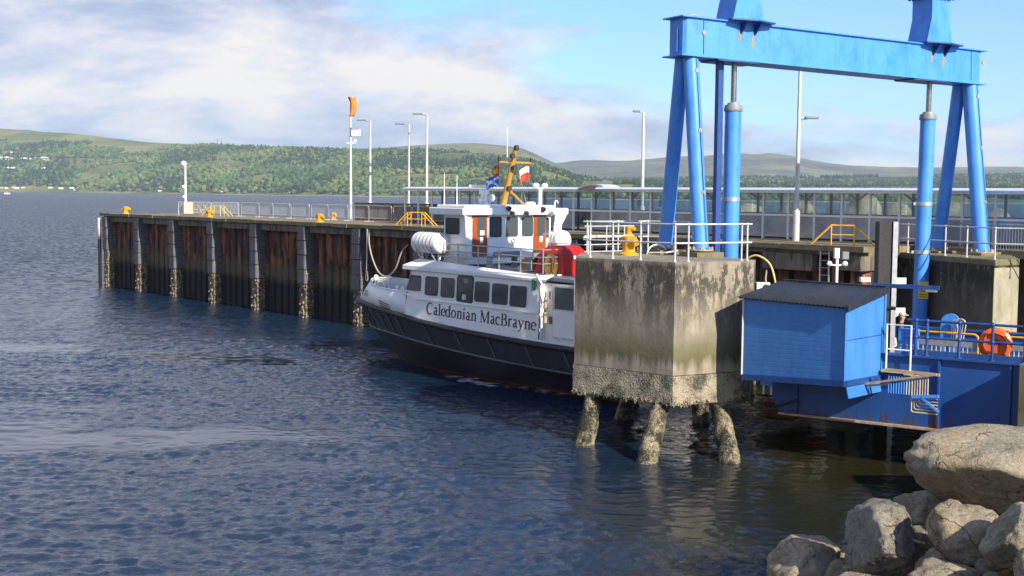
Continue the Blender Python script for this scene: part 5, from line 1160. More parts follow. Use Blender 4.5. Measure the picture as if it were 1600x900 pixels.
railing('tubular railing along the front edge of the right-hand abutment', [(15.62,51.2),(16.4,48.5),(17.27,45.8),(20.0,44.6)], 5.86, (1.12,.56), post_at=[(0,.12),(0,1),(1,.45),(1,1),(2,.5),(2,1)])
t_ = thing('bar_fence', 'grey vertical-bar fence behind the right gantry legs', 'fence', pw(75.6,4.25,DZ-.15), PROT)
q = MB(); q.bar((0,0,1.1),(9,0,1.1),.05,.05); q.bar((0,0,.12),(9,0,.12),.05,.05); q.build('rail', M_galv, t_)
bb_ = MB(); bb_.tube([(0,0,.12),(0,0,1.1)], .016, 5); bbm = bb_.mesh('bar', M_galv)
for k in range(75): meshobj('bar', bbm, t_, (.12*k,0,0))
# ---- dark steel guide pile with a galvanised channel
gp = thing('guide_pile', 'tall black square pile with a grey steel channel, left of the right ram', 'pile', (12.85,44.5,-1))
q = MB(); q.bbox(-.19,.30,-.2,.25,0,8.2,.03); q.build('shaft', M_pileblk, gp)
q = MB(); q.box(.305,.36,-.26,.2,0,8.2); q.box(.36,.47,-.26,-.20,0,8.2); q.build('channel', M_galv, gp)
for z_ in (6.15,5.1,4.05):
    q = MB(); q.bar((.40,-.1,z_),(.85,-.05,z_),.10,.22); q.bar((.40,-.1,z_-.25),(.8,-.05,z_),.06,.06); q.build('bracket', M_galvw, gp)
# ---- floodlight pole, junction box and hanging ropes between the blocks
rope('mooring line hanging in a shallow loop from a hook right of the concrete block', [pw(70.75,.0,5.0),pw(70.8,-.1,4.5),pw(71.2,-.15,4.05),pw(71.9,-.15,3.85),pw(72.4,-.1,4.05)], .04)
rope('coil of old rope draped over the quay beam left of the ladder', [pw(72.2,-.1,3.2),pw(72.3,-.15,4.2),pw(72.55,-.2,4.55),pw(72.85,-.15,4.2),pw(72.9,-.12,3.3),pw(72.75,-.15,2.7),pw(72.55,-.14,3.6)], .07, 'rope_coil')
rope('yellow hose arching off the right edge of the concrete block', [(7.55,41.6,5.95),(7.9,41.4,6.12),(8.3,41.2,5.85),(8.48,41.1,5.2),(8.5,41.1,4.6)], .035, 'hose', M_yelpale)
jb = thing('camera_box', 'small white box with a round black lens on a bracket beside the concrete block', 'camera box', (8.02,40.9,5.02))
q = MB(); q.bbox(-.22,.22,-.16,.16,0,.26,.03); q.build('case', M_white2, jb); q = MB(); q.lathe([(.09,0),(.09,.03),(.05,.035)], (.08,-.165,.13), 12, (0,-1,0)); q.build('lens', M_dark, jb); q = MB(); q.bar((-.6,.1,-.06),(.3,.1,-.06),.10,.08); q.build('bracket', M_bluedk, jb)

# ================================================================== LINKSPAN (local x towards the shore, y away from the camera)
LO, LROT = Vector((7.6,40.6,0)), math.atan2(-.56,.83)
lxv, lyv = Vector((math.cos(LROT),math.sin(LROT),0)), Vector((-math.sin(LROT),math.cos(LROT),0))
def lw(x_, y_, z_=0): return LO+lxv*x_+lyv*y_+Vector((0,0,z_))
ls = thing('linkspan', 'blue steel linkspan bridge with deep side girders and rust-streaked lower edge', 'linkspan', LO, LROT)
M_gird, t, b = newmat('girder_blue_paint'); co = geopos(t); sp = N(t, 'ShaderNodeSeparateXYZ'); t.links.new(co, sp.inputs[0])
c = ramp(t, noisen(t, vmap(t, co, (1,1,.5)), 1.2, 6, .6), [(.35,(0.011,0.058,0.23)),(.7,(0.016,0.078,0.29))])
rs_ = noisen(t, vmap(t, co, (5,5,.35)), 1.6, 6, .6)
lim = mathn(t, 'MULTIPLY', mathn(t, 'SUBTRACT', rs_, 0.46), 3.2); k = mathn(t, 'SUBTRACT', mathn(t, 'ADD', 1.30, lim), sp.outputs[2])
k = ramp(t, mathn(t, 'MULTIPLY', k, 3.0), [(0,(0,0,0)),(1,(1,1,1))])
c = mixc(t, mathn(t, 'MULTIPLY', k, .9), c, (0.07,0.035,0.016)); t.links.new(c, b.inputs['Base Color']); b.inputs['Roughness'].default_value = .42
for y_ in (0.0, 8.6):
    q = MB(); q.prism([(.55,y_,2.15),(1.05,y_,1.27),(9.2,y_,1.27),(9.2,y_,3.32),(.55,y_,3.32)], (0,.12,0)); q.build('girder', M_gird, ls)
    q = MB(); q.box(.5,9.25,y_-.12,y_+.30,3.323,3.38); q.build('top_flange', M_bluedk, ls)
    q = MB(); q.box(1.06,9.25,y_-.14,y_+.30,1.20,1.265); q.build('bottom_flange', M_rustbar, ls)
q = MB()
for x_ in (1.6,5.95,7.95): q.box(x_,x_+.09,-.10,-.002,1.27,3.30)
for x_ in (1.6,5.95,7.95): q = MB(); q.box(x_,x_+.06,-.09,-.002,1.28,3.31); q.build('stiffener', M_gird, ls)
q = MB(); q.box(.6,9.2,.13,8.59,2.45,2.62); q.build('roadway', M_asph, ls)
for k in range(6): q = MB(); q.box(1.2+1.5*k,1.4+1.5*k,.13,8.59,1.6,2.44); q.build('cross_beam', M_bluedk, ls)
q = MB(); q.box(-.6,.50,2.6,6.0,.5,1.2); q.build('nose_float', M_boot, ls, bevel=.1)
# near handrail (dark blue)
hr = railing('dark blue handrail along the near girder of the linkspan', [tuple(lw(5.15,.10))[:2],tuple(lw(9.2,.10))[:2]], 3.38, (1.03,.53), 'handrail', [(0,.02),(0,.10),(0,.33),(0,.56),(0,.78),(0,1)], .04, M_bluedk)
q = MB(); q.bar(lw(5.0,.1,3.46)-hr.location, lw(9.2,.1,3.46)-hr.location, .05,.16); q.build('kick_plate', M_bluedk, hr)
0 and railing('far handrail of the linkspan roadway, beyond the yellow rails', [tuple(lw(2.2,8.7))[:2],tuple(lw(9.2,8.7))[:2]], 3.38, (1.05,.55), 'handrail', [(0,f_/6) for f_ in range(7)], .035, M_bluedk)
for n_, (xa, xb) in enumerate(((4.0,6.15),(6.25,8.6))):
    t_ = thing('yellow_rail', ('yellow round-cornered guard rail on the roadway, left one' if n_ == 0 else 'yellow round-cornered guard rail on the roadway, behind the orange float'), 'guard rail', lw(xa,3.6,2.62), LROT, 'yellow guard rails on the linkspan')
    L_ = xb-xa; q = MB(); q.tube([(0,0,0),(0,0,.98)]+arc((.14,0,.98),.14,180,90,4)[1:]+arc((L_-.14,0,.98),.14,90,0,4)+[(L_,0,0)], .035, 8); q.build('rail', M_yel, t_, smooth=50)
    bb_ = MB(); bb_.tube([(0,0,.15),(0,0,.85)], .018, 5); bbm = bb_.mesh('bar', M_galvw)
    for k in range(1,int(L_/.14)): meshobj('bar', bbm, t_, (.14*k,.05,0))
    q = MB(); q.bar((0,.05,.80),(L_,.05,.80),.05,.22); q.bar((0,.05,.14),(L_,.05,.14),.05,.05); q.build('top_panel', M_galv, t_)
# orange lifebuoy housing on the near rail
lb = thing('lifebuoy_housing', 'round orange lifebuoy housing behind the blue handrail', 'lifebuoy', lw(7.42,.42,3.83), LROT+R(8))
q = MB(); q.lathe([(.02,-.10),(.40,-.10),(.47,-.05),(.47,.10),(.40,.15),(.02,.15)], (0,0,0), 28, (0,1,0)); q.build('shell', M_orange, lb, smooth=35)
q = MB(); q.tube([(.33*math.cos(R(a_)),-.11,.33*math.sin(R(a_))) for a_ in range(0,360,15)], .035, 6, closed=True); q.build('rim', M_orange, lb, smooth=60)
for k in range(-3,4): q = MB(); h_ = .17*(1-abs(k)*.12); q.box(k*.055-.014,k*.055+.014,-.108,-.10,-.02,.0+h_); q.build('slot', M_dark, lb)
q = MB(); q.box(.25,.34,-.05,.2,-.48,.4); q.build('bracket', M_orange, lb)
# blue hose rack on the far footway
hk = thing('hose_rack', 'blue rounded rack with loops of pale hose behind the handrail', 'hose rack', lw(5.0,4.6,2.62), LROT)
q = MB(); q.prism([(-.30,0,.2),(.30,0,.2)]+[(p.x,0,p.z) for p in arc((0,0,1.35),.30,0,180,8)], (0,.12,0)); q.build('back_plate', M_blue, hk)
for k in range(4):
    q = MB(); x_ = .1+.07*k; q.tube([(x_,-.05-.02*k,.1),(x_-.02,-.08-.02*k,1.2)]+[(p.x,-.1-.02*k,p.z) for p in arc((x_+.07,0,1.35),.10+.02*k,150,-10,7)]+[(x_+.12,-.06,.7)], .022, 6); q.build('hose_loop', M_galvw, hk, smooth=60)

# ---- blue control cabin hung on the near girder
CLp, CNp, CRp = Vector((7.06,38.85,0)), Vector((9.50,36.20,0)), Vector((11.17,38.25,0)); CBp = CLp+(CRp-CNp)
cbn = thing('control_cabin', 'blue clad control cabin with a dark corrugated lean-to roof, beside the concrete block', 'cabin', CNp)
q = MB(); vs = []; ZB = {'L':2.60,'N':2.80,'R':2.72,'B':2.52}
for p, k_, zt_ in ((CLp,'L',4.93),(CNp,'N',4.86),(CRp,'R',5.14),(CBp,'B',5.20)): vs += [(p-CNp)+Vector((0,0,ZB[k_])), (p-CNp)+Vector((0,0,zt_))]
q.add(vs, [(0,2,3,1),(2,4,5,3),(4,6,7,5),(6,0,1,7),(1,3,5,7),(0,6,4,2)]); q.build('wall', M_cabin, cbn)
fdv = (CLp-CNp).normalized(); sdv = (CRp-CNp).normalized(); fn2 = Vector((-fdv.y,fdv.x,0)); 
if fn2.y > 0: fn2 = -fn2
sn2 = Vector((sdv.y,-sdv.x,0))
# profiled cladding: shallow ribs on the front face, flush panels on the end
Lf = (CLp-CNp).length; Ls_ = (CRp-CNp).length
for k in range(16):
    q = MB(); a = fdv*.04+fn2*.003; b_ = fdv*(Lf-.04)+fn2*.003; za = lambda f_: Vector((0,0,2.81+(k+f_)*2.03/16)); zl = lambda f_: Vector((0,0,2.61+(k+f_)*2.30/16))
    q.add([a+za(0),b_+zl(0),b_+fn2*.0015+zl(.15),a+fn2*.0015+za(.15),b_+fn2*.0015+zl(.84),a+fn2*.0015+za(.84),b_+zl(.98),a+za(.98)], [(0,1,2,3),(3,2,4,5),(5,4,6,7)]); q.build('cladding_sheet', M_cabin, cbn)
q = MB(); q.bar(fn2*.012+sn2*.012+Vector((0,0,2.8)),fn2*.012+sn2*.012+Vector((0,0,4.85)),.06,.06,(1,0,0)); q.build('corner_trim', M_cabin, cbn)
q = MB(); q.bar((CLp-CNp)+fn2*.02+Vector((0,0,2.6)),(CLp-CNp)+fn2*.02+Vector((0,0,4.9)),.05,.05,(1,0,0)); q.build('corner_trim', M_galvw, cbn)
q = MB(); q.bar((CRp-CNp)+sn2*.02+Vector((0,0,2.72)),(CRp-CNp)+sn2*.02+Vector((0,0,5.2)),.10,.05,sn2); q.build('corner_trim', M_cabin, cbn)
q = MB(); z_ = 3.95; q.bar(sdv*.05+sn2*.006+Vector((0,0,z_)),sdv*(Ls_-.1)+sn2*.006+Vector((0,0,z_-.02)),.012,.02,(0,0,1)); q.build('panel_joint', M_bluedk, cbn)
q = MB(); q.bar(fdv*-.02+Vector((0,0,2.715)),fdv*Lf+Vector((0,0,2.515)),.10,.165); q.bar(sdv*.06+Vector((0,0,2.715)),sdv*Ls_+Vector((0,0,2.635)),.10,.165); q.build('floor_beam', M_bluedk, cbn)
q = MB(); p0 = sdv*.05-fdv*0; q.add([(CRp-CNp)*.05+Vector((0,0,2.62)),(CRp-CNp)*1.0+Vector((0,0,2.55)),(CRp-CNp)*1.0+Vector((0,0,2.2)),(CRp-CNp)*.12+Vector((0,0,2.25))], [(0,1,2,3)]); 
o_ = q.build('underframe_plate', M_cabin, cbn); sd = o_.modifiers.new('thickness','SOLIDIFY'); sd.thickness = .04
# corrugated roof
ncol = 108; rows = []
e0, e1 = (CLp-CNp)+fdv*.14+fn2*.14, (CNp-CNp)-fdv*.10+fn2*.14; b0_, b1_ = (CBp-CNp)+fdv*.10, (CRp-CNp)-fdv*.08
for j in range(2):
    row = []
    for i in range(ncol+1):
        u_ = i/ncol; p = (e0.lerp(e1,u_)) if j == 0 else (b0_.lerp(b1_,u_)); z_ = (4.96-.04*u_) if j == 0 else 5.34
        row.append(p+Vector((0,0,z_+.028*math.sin(u_*2*math.pi*27))))
    rows.append(row)
q = MB(); q.grid(rows); o_ = q.build('roof', M_roofdk, cbn, smooth=80); sd = o_.modifiers.new('thickness','SOLIDIFY'); sd.thickness = .02
q = MB(); a = e1+Vector((0,0,4.80)); b_ = b1_+Vector((0,0,5.18)); q.add([a-fdv*.02,b_-fdv*.02,b_-fdv*.02+Vector((0,0,.20)),a-fdv*.02+Vector((0,0,.18)),a-fdv*.06+Vector((0,0,.19)),b_-fdv*.06+Vector((0,0,.21))], [(0,1,2,3)]); o_ = q.build('verge_flashing', M_roofdk, cbn); sd = o_.modifiers.new('thickness','SOLIDIFY'); sd.thickness = .03
q = MB(); q.bar(b0_+Vector((0,0,5.36)),b1_+Vector((0,0,5.36)),.16,.06); q.build('ridge_cap', M_roofdk, cbn)
q = MB(); q.bar(lw(3.7,.6,5.36)-CNp,lw(5.72,.6,5.36)-CNp,.12,.12); q.box(*[0,0,0,0,0,0]) if False else None; q.build('lamp_arm', M_bluedk, cbn)
q = MB(); q.bar(lw(5.35,.6,5.27)-CNp,lw(5.65,.6,5.27)-CNp,.2,.07); q.build('arm_lamp', M_grey, cbn)
# camera mast on the cabin roof
cm = thing('camera_mast', 'short white pole with cameras standing on the cabin roof', 'camera mast', (10.02,39.45,5.40))
q = MB(); q.tube([(0,0,0),(0,0,.75)], .045, 8); q.build('pole', M_white2, cm); q = MB(); q.bbox(-.10,.06,-.08,.08,.75,1.06,.02); q.build('camera_housing', M_white2, cm)
for s_ in (-1,1): q = MB(); q.bar((0,0,.52),(.22*s_,0,.56),.04,.04); q.ball((.24*s_,-.03,.58), .085, 8, 6); q.build('camera_dome', M_white2, cm)
q = MB(); q.bbox(.16,.36,-.03,.12,.72,.95,.02); q.build('floodlight', M_grey, cm)
rb = thing('relay_box', 'small grey box on the ridge of the cabin roof', 'box', (10.85,39.3,5.44)); q = MB(); q.bbox(-.16,.16,-.1,.1,0,.14,.02); q.build('case', M_galvw, rb)
# bracket frame, bent pipe cage and hanging cables beneath the cabin
cg = thing('pipe_cage', 'cage of nested bent pipes on a rusty frame at the foot of the cabin', 'pipe cage', lw(4.55,-1.15,0), LROT)
for k in range(9):
    q = MB(); x_ = .30+.075*k; q.tube([(x_,0,2.86),(x_,0,2.36)], .018, 6); q.build('short_bar', M_blue if k < 7 else M_galvw, cg)
for k in range(7):
    x_ = .98+.075*k; lowz = 1.87+.085*k; q = MB(); q.tube([(x_-.25,.02,2.93),(x_-.06,.0,2.93)]+arc((x_-.06,0,2.87),.06,90,0,3)+[(x_,0,lowz+.06)]+arc((x_+.06,0,lowz+.06),.06,180,270,3)+[(1.72,0,lowz)], .020, 7); q.build('bent_pipe', M_rustbar if k%3 else M_yelpale, cg, smooth=50)
q = MB(); q.bar((-1.0,-.04,2.44),(1.68,-.04,3.02),.06,.06); q.build('frame_bar', M_rustbar, cg); q = MB(); q.bar((-1.0,.05,2.40),(.35,.05,2.62),.06,.05); q.build('frame_bar', M_rustbar, cg)
q = MB(); q.bar((.2,.03,3.03),(1.75,.03,3.0),.07,.08); q.build('frame_bar', M_rustbar, cg)
q = MB(); q.bar((1.0,-.05,2.32),(1.76,-.05,2.40),.07,.09); q.bar((1.25,-.06,2.34),(1.78,-.06,1.95),.05,.06); q.build('brace', M_blue, cg)
hc = thing('cable_bundle', 'black cables and a small blue motor hanging under the left end of the cabin', 'cables', lw(.25,-.9,0), LROT)
for pts in ([(0,0,2.4),(-.05,-.05,2.0),(.3,-.1,1.55),(.9,-.05,1.5),(1.5,.6,1.75)],[(.15,0,2.4),(.12,-.05,1.8),(.5,-.1,1.42),(1.0,-.05,1.5),(1.5,.6,1.7)]):
    q = MB(); q.tube(pts, .028, 6); q.build('cable', M_dark, hc)
q = MB(); q.bbox(.55,.95,-.1,.25,2.2,2.4,.03); q.build('motor', M_blue, hc); q = MB(); q.bar((.6,.1,2.2),(.6,.1,1.9),.06,.06); q.bar((.85,.1,2.2),(.85,.1,1.9),.06,.06); q.build('motor_foot', M_galv, hc)
# white gate frame with blue lockers
gt = thing('access_gate', 'white tubular gate frame beside the cabin', 'gate', lw(4.44,-.15,2.9), LROT)
q = MB(); q.tube([(0,0,0),(0,0,1.36),(.72,0,1.36),(.72,0,0)], .03, 8); q.tube([(0,0,.62),(.72,0,.62)], .025, 6); q.build('frame', M_white2, gt)
q = MB(); q.bar((-.1,.1,-.03),(.85,.1,-.03),.5,.06); q.build('sill_platform', M_yelpale, gt)
lk = thing('blue_lockers', 'three narrow bright blue locker doors with white print, behind the white gate', 'lockers', lw(4.66,.22,3.30), LROT)
q = MB(); q.box(0,.56,.02,.3,-.05,.82); q.build('cabinet', M_blue, lk)
for k in range(3):
    q = MB(); q.box(.015+.185*k,.175+.185*k,.0,.02,0,.80); d_ = q.build('locker_door', M_cabin, lk); q = MB()
    for j in range(3): q.box(.07+.185*k,.12+.185*k,-.004,0,.14+.09*j,.19+.09*j)
    q.build('door_label', M_white2, d_)
bh = thing('black_hose_arch', 'thick black hose arching over behind the gate', 'hose', lw(3.05,3.0,2.62), LROT); q = MB(); q.tube([(.25,0,0),(.2,0,1.2)]+[(p.x,0,p.z) for p in arc((.55,0,1.5),.36,180,75,8)], .06, 8); q.build('hose', M_dark, bh, smooth=60)
# concrete upstand at the shore end
up = thing('bank_seat', 'weathered concrete post at the shore end of the linkspan, cut by the right edge', 'concrete post', lw(8.35,-.6,0), LROT)
q = MB(); q.box(0,1.4,-.2,1.0,-.5,3.45); q.build('post', M_conc2, up, bevel=.03)
q = MB(); q.box(-.9,1.4,-.9,-.2,-1,1.12); q.build('ledge', M_lip, up, bevel=.04)

# ================================================================== PERSON on the roadway, turned to the right, with a pale cap
pp = lw(4.30,1.6,2.70); per = thing('person', 'person in a dark jacket and pale cap standing behind the white gate', 'person', pp, LROT+R(15))
bm_ = bpy.data.meshes.new('body')
J = {'pel':(0,0,.92),'wai':(0,.0,1.08),'che':(.01,0,1.28),'nek':(.02,0,1.45),'nk2':(.035,0,1.52),'hd1':(.05,0,1.60),'hd2':(.05,0,1.70),
     'shl':(0,.18,1.41),'ell':(.03,.24,1.13),'wrl':(.20,.20,.95),'hal':(.27,.18,.93),'shr':(0,-.18,1.41),'elr':(.05,-.25,1.13),'wrr':(.24,-.20,1.0),'har':(.31,-.17,1.0),
     'hpl':(0,.09,.88),'knl':(.02,.10,.50),'anl':(0,.10,.09),'tol':(.15,.11,.04),'hpr':(0,-.09,.88),'knr':(.02,-.10,.50),'anr':(0,-.10,.09),'tor':(.15,-.11,.04)}
RD = {'pel':.15,'wai':.145,'che':.17,'nek':.075,'nk2':.058,'hd1':.085,'hd2':.092,'shl':.085,'ell':.055,'wrl':.036,'hal':.038,'shr':.085,'elr':.055,'wrr':.036,'har':.038,'hpl':.095,'knl':.066,'anl':.045,'tol':.04,'hpr':.095,'knr':.066,'anr':.045,'tor':.04}
ks = list(J); E_ = [('pel','wai'),('wai','che'),('che','nek'),('nek','nk2'),('nk2','hd1'),('hd1','hd2'),('che','shl'),('shl','ell'),('ell','wrl'),('wrl','hal'),('che','shr'),('shr','elr'),('elr','wrr'),('wrr','har'),('pel','hpl'),('hpl','knl'),('knl','anl'),('anl','tol'),('pel','hpr'),('hpr','knr'),('knr','anr'),('anr','tor')]
def fingers(h, sgn):
    out = []
    hx, hy, hz_ = J[h]
    for i, (dy, ln) in enumerate(((-.026,.062),(-.009,.072),(.009,.068),(.026,.052))):
        a = (hx+.03,hy+dy,hz_-.005); b_ = (hx+.03+ln*.6,hy+dy,hz_-.018); c_ = (hx+.03+ln*.85,hy+dy,hz_-.045); out.append((a,b_,c_))
    out.append(((hx+.0,hy+sgn*.035,hz_+.005),(hx+.03,hy+sgn*.055,hz_),(hx+.055,hy+sgn*.05,hz_-.012))); return out
V_ = [J[k] for k in ks]; EE = [(ks.index(a), ks.index(b_)) for a, b_ in E_]; RR = [RD[k] for k in ks]
for h_, sg in (('hal',-1),('har',1)):
    for ch in fingers(h_, sg):
        prev = ks.index(h_)
        for i, p in enumerate(ch): V_.append(p); RR.append(.011-.002*i); EE.append((prev,len(V_)-1)); prev = len(V_)-1
bm_.from_pydata(V_, EE, []); body = bpy.data.objects.new('body', bm_); COL.objects.link(body); body.parent = per
sk = body.modifiers.new('skin','SKIN'); bm_.update()
for i, sv in enumerate(bm_.skin_vertices[0].data): sv.radius = (RR[i], RR[i]*(.72 if i in (0,1,2) else 1)); sv.use_root = (i == 0)
su = body.modifiers.new('smooth','SUBSURF'); su.levels = 1; su.render_levels = 1
M_body, t, b = newmat('clothed_body'); tc_ = objco(t); sp = N(t,'ShaderNodeSeparateXYZ'); t.links.new(tc_, sp.inputs[0])
zc_ = ramp(t, mathn(t,'DIVIDE',sp.outputs[2],2.0), [(.0,(0.03,0.03,0.032)),(.055,(0.035,0.04,0.06)),(.455,(0.06,0.058,0.056)),(.738,(0.46,0.27,0.19))], 'CONSTANT')
hand = mathn(t,'GREATER_THAN',sp.outputs[0],.225); t.links.new(mixc(t,hand,zc_,(0.46,0.27,0.19)), b.inputs['Base Color']); b.inputs['Roughness'].default_value = .8
bm_.materials.append(M_body)
q = MB(); q.ball((.05,0,1.72), .108, 14, 8, (1.08,.95,.75)); q.prism([(.10,-.085,1.705),(.215,-.055,1.695),(.235,0,1.693),(.215,.055,1.695),(.10,.085,1.705)], (0,0,.018)); q.build('cap', pmat('pale_cap', (0.62,0.50,0.42), (0.5,0.40,0.33), 9, .9), per, smooth=50)
q = MB(); q.ball((.015,0,1.655), .098, 12, 7, (.85,.98,.9)); q.build('hair', pmat('grey_hair', (0.14,0.12,0.10), (0.22,0.2,0.18), 30, .9), per, smooth=60)
M_skin = pmat('skin', (0.46,0.27,0.19), (0.40,0.22,0.15), 12, .6)
q = MB(); q.add([(.128,-.014,1.625),(.128,.014,1.625),(.160,0,1.612),(.128,0,1.665)], [(0,1,2),(0,2,3),(2,1,3)]); q.build('nose', M_skin, per)
for s_ in (-1,1): q = MB(); q.ball((.126,s_*.034,1.652), .012, 6, 4); q.build('eye', M_dark, per); q = MB(); q.ball((.045,s_*.094,1.635), .026, 7, 5, (.8,.4,1.2)); q.build('ear', M_skin, per)
q = MB(); q.box(.128,.136,-.024,.024,1.578,1.586); q.build('mouth', M_red, per)

# ================================================================== ROCK ARMOUR on the bank
M_rock, t, b = newmat('granite_boulder'); co = geopos(t)
n1 = noisen(t, co, 1.1, 8, .65); n2 = noisen(t, co, 11, 7, .72); n3 = noisen(t, vmap(t, co, (1,1,1), (5,3,1)), .7, 4, .6)
c = ramp(t, mathn(t,'ADD',mathn(t,'MULTIPLY',n1,.55),mathn(t,'MULTIPLY',n2,.45)), [(.34,(0.085,0.076,0.062)),(.46,(0.26,0.232,0.18)),(.57,(0.41,0.37,0.29)),(.70,(0.55,0.50,0.40))])
c = mixc(t, ramp(t, n3, [(.5,(0,0,0)),(.66,(.55,.55,.55))]), c, mixc(t, 1.0, c, (1.08,0.84,0.52), 'MULTIPLY'))
oi = N(t,'ShaderNodeObjectInfo'); c = mixc(t, 1.0, c, ramp(t, oi.outputs['Random'], [(0,(0.78,0.80,0.84)),(.5,(1,.97,.9)),(1,(1.02,.94,.82))]), 'MULTIPLY')
sp = N(t,'ShaderNodeSeparateXYZ'); t.links.new(co, sp.inputs[0]); wet = ramp(t, mathn(t,'ADD',mathn(t,'MULTIPLY',sp.outputs[2],.6),mathn(t,'MULTIPLY',n1,.5)), [(.30,(1,1,1)),(.62,(0,0,0))])
c = mixc(t, mathn(t,'MULTIPLY',wet,.8), c, (0.03,0.03,0.02)); vo = N(t,'ShaderNodeTexVoronoi',feature='DISTANCE_TO_EDGE'); vo.inputs['Scale'].default_value = 1.15
wv = N(t,'ShaderNodeVectorMath',operation='ADD'); t.links.new(co, wv.inputs[0]); nv2 = N(t,'ShaderNodeTexNoise'); nv2.inputs['Scale'].default_value = 2.2; nv2.inputs['Detail'].default_value = 6; t.links.new(co, nv2.inputs['Vector']); t.links.new(nv2.outputs['Color'], wv.inputs[1]); t.links.new(wv.outputs[0], vo.inputs['Vector'])
crack = ramp(t, vo.outputs['Distance'], [(0,(1,1,1)),(.028,(0,0,0))]); crack = mathn(t,'MULTIPLY',crack,ramp(t,noisen(t,co,1.7,3,.5),[(.45,(0,0,0)),(.6,(1,1,1))]))
c = mixc(t, mathn(t,'MULTIPLY',crack,.75), c, (0.05,0.042,0.032))
c = mixc(t, ramp(t, noisen(t,co,26,3,.6), [(.60,(0,0,0)),(.70,(.55,.55,.55))]), c, (0.56,0.53,0.45))
c = mixc(t, ramp(t, noisen(t,co,19,4,.65), [(.60,(0,0,0)),(.72,(.6,.6,.6))]), c, (0.07,0.062,0.05))
t.links.new(c, b.inputs['Base Color']); b.inputs['Roughness'].default_value = .88
bump(t, b, mathn(t,'SUBTRACT',mathn(t,'ADD',mathn(t,'MULTIPLY',n2,.6),mathn(t,'MULTIPLY',noisen(t,co,34,5,.7),.4)),mathn(t,'MULTIPLY',crack,.5)), 1.0, .10)
def rock(label, c, size, rot, seed, planes=13, sharp=20, rough=.12, group='armour boulders on the bank', sub=5):
    bm = bmesh.new(); bmesh.ops.create_icosphere(bm, subdivisions=sub, radius=1.0); rr = random.Random(seed); P_ = []
    for i in range(planes):
        v = Vector((rr.gauss(0,1),rr.gauss(0,1),rr.gauss(0,1))).normalized(); P_.append((v, rr.uniform(.66,1.0)))
    for v in bm.verts:
        d_ = v.co.normalized(); s_ = sum((max(0,d_.dot(n_))/h_)**(sharp*2.2) for n_, h_ in P_)+(1/1.15)**(sharp*2.2); r_ = s_**(-1/(sharp*2.2))
        w_ = d_*1.0+Vector((seed*3.7,seed*1.3,0)); r_ *= 1+rough*.4*mnoise.fractal(w_*1.5,1.0,2.0,3)+rough*.38*mnoise.fractal(w_*4.5,.8,2.1,6)-rough*.55*max(0,.22-abs(mnoise.noise(w_*2.6+Vector((9,0,0)))))*2+rough*.3*(math.floor(mnoise.noise(w_*3.1+Vector((0,5,0)))*5)/5)
        v.co = d_*r_; v.co.x *= size[0]; v.co.y *= size[1]; v.co.z *= size[2]
    for f_ in bm.faces: f_.smooth = True
    me = bpy.data.meshes.new('boulder'); bm.to_mesh(me); bm.free(); me.materials.append(M_rock); o_ = bpy.data.objects.new('boulder', me); COL.objects.link(o_); o_.location = c; o_.rotation_euler = [R(a_) for a_ in rot]; return tag(o_, label, 'boulder', group)
rock('largest pale boulder, long and rounded, at the top of the rock bank', (9.30,22.3,3.22), (1.98,1.15,.76), (0,4,-4), 19, 9, 14, .10)
rock('upright egg-shaped boulder with one bright face in the middle of the bank', (6.62,22.2,1.88), (.72,.78,.70), (10,20,30), 12, 9, 18)
rock('broad grey boulder at the left end of the bank by the water', (5.72,23.8,1.02), (.78,.70,.66), (5,-10,50), 26, 8, 28)
rock('blocky boulder tucked under the front of the largest boulder', (7.62,21.1,2.40), (.52,.58,.60), (15,-18,20), 31, 8, 26)
rock('tan weathered boulder at the right edge below the largest boulder', (8.05,19.7,2.62), (.60,.6,.56), (25,10,70), 37, 10, 14, .13)
rock('dark shaded boulder wedged beneath the left end of the largest boulder', (7.75,23.8,2.0), (.52,.5,.55), (0,25,10), 41, 9, 16)
rock('brown boulder in the gap between the egg-shaped and blocky ones', (7.35,22.4,1.62), (.46,.5,.50), (20,0,80), 47, 10, 16)
rock('wide sloping boulder at the bottom right of the bank', (7.30,20.2,1.62), (.90,.75,.52), (-8,14,15), 53, 9, 20)
rock('small pale boulder at the bottom edge between two bigger ones', (6.05,21.6,1.18), (.52,.5,.34), (5,-12,30), 61, 9, 18)
rock('low boulder at the bottom edge by the water', (4.98,23.2,.62), (.50,.5,.36), (0,8,40), 67, 9, 18)
rock('small boulder half seen behind the egg-shaped boulder', (7.45,25.0,1.55), (.42,.45,.34), (10,0,20), 71, 9, 18)
rock('cracked tan boulder cut by the right edge of the view', (8.05,18.6,2.62), (.55,.5,.50), (0,-30,10), 79, 10, 16, .12)
rock('grey boulder in the bottom right corner', (7.9,18.3,1.95), (.62,.6,.48), (12,10,60), 83, 9, 18)
rock('boulder lying behind the blocky one in shadow', (8.2,22.4,1.75), (.65,.6,.55), (0,10,90), 89, 9, 16)
rock('flat slab-like boulder under the lower end of the bank', (6.5,20.6,.75), (.8,.7,.4), (4,6,0), 97, 8, 20)
i = 0
for x_, y_, z_ in ((9.3,25.2,1.5),(8.7,24.5,1.2),(10.2,24.0,2.3),(10.8,26.0,1.8),(7.0,24.0,.6),(6.2,22.7,.3),(9.2,20.6,2.4),(9.5,18.5,2.6),(9.9,27.3,.9),(11.6,28.5,1.0),(8.4,26.2,.5)):
    i += 1; rock('boulder heaped deep in the bank, hardly seen between the nearer ones', (x_,y_,z_), (.75,.7,.55), (i*17,i*29,i*41), 100+i*3, 9, 18, .09, 'boulders packed deep in the bank', 4)
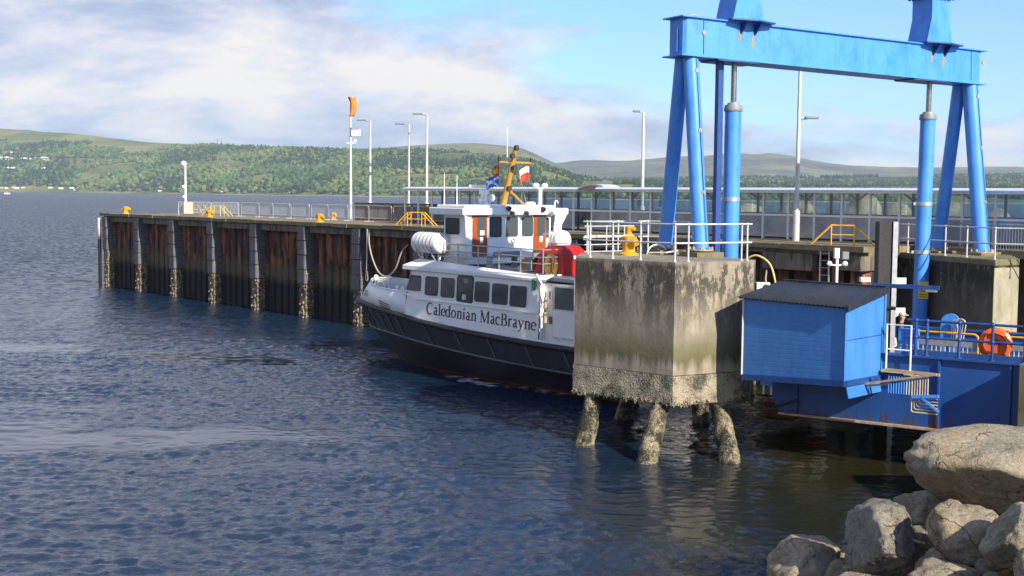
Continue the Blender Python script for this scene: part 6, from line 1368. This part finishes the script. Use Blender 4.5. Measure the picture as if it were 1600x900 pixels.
q = MB(); q.grid([[(x_, y_, max(-5.9, (x_-4.6)*.55-(y_-21)*.16*1.0-1.0 if x_ < 14 else 4.2)) for x_ in (1,3,5,6,7,8,9,10,12,14,18)] for y_ in (5,12,16,19,22,25,28,31)]); tag(q.build('bank', pmat('dark_bank_rubble', (0.06,0.055,0.045), (0.03,0.028,0.024), 2, .95, bmp=.6), None, smooth=60), 'dark rubble slope under the boulders', kind='structure')
for k, (x_, y_, z_, s_) in enumerate(((6.12,23.4,.95,.40),(7.05,23.2,1.35,.34),(7.15,21.5,1.60,.28),(6.55,21.4,1.0,.26),(8.25,21.4,2.05,.34),(5.45,22.8,.55,.26),(7.75,20.3,1.95,.26),(8.6,23.0,2.1,.4),(8.3,24.6,1.5,.42),(7.0,24.9,.75,.38),(6.95,22.9,1.75,.26),(6.2,22.3,1.35,.30),(7.1,20.9,1.95,.24),(7.95,21.9,2.35,.30),(5.6,24.5,.45,.34),(6.5,24.2,.95,.40),(8.3,20.6,2.2,.30),(5.6,22.2,.7,.30),(7.55,19.4,1.95,.28),(6.9,20.0,1.3,.30))):
    rock(('small stone filling a gap low in the rock bank' if z_ < 1.4 else 'small stone filling a gap high in the rock bank'), (x_,y_,z_), (s_,s_*.9,s_*.75), (k*37,k*53,k*19), 300+k*7, 9, 18, .1, ('small gap stones low in the bank' if z_ < 1.4 else 'small gap stones high in the bank'), 4)
wd = thing('driftwood', 'pale broken driftwood stick wedged between the boulders', 'driftwood', (7.12,22.0,2.05)); q = MB(); q.tube([(-.25,0,.05),(-.05,.02,-.02),(.14,0,-.06)], [.03,.04,.02], 6); q.build('stick', M_rope, wd)

for k, (x_, y_, s_) in enumerate(((52,21,1.5),(54.5,22,1.1),(56.5,20.5,1.4),(60,22,1.7),(63,21,1.2),(65.5,22,1.5),(69,20.5,1.3),(72,22,1.6),(75,21,1.2),(78,22,1.5))):
    rock('tan boulder of the breakwater seen through the glass of the walkway', tuple(pw(x_,y_,6.75+.1*s_)), (s_*.7,s_*.6,s_*.42), (k*23,k*31,k*47), 200+k, 10, 16, .10, 'tan boulders behind the glazed walkway', 3)
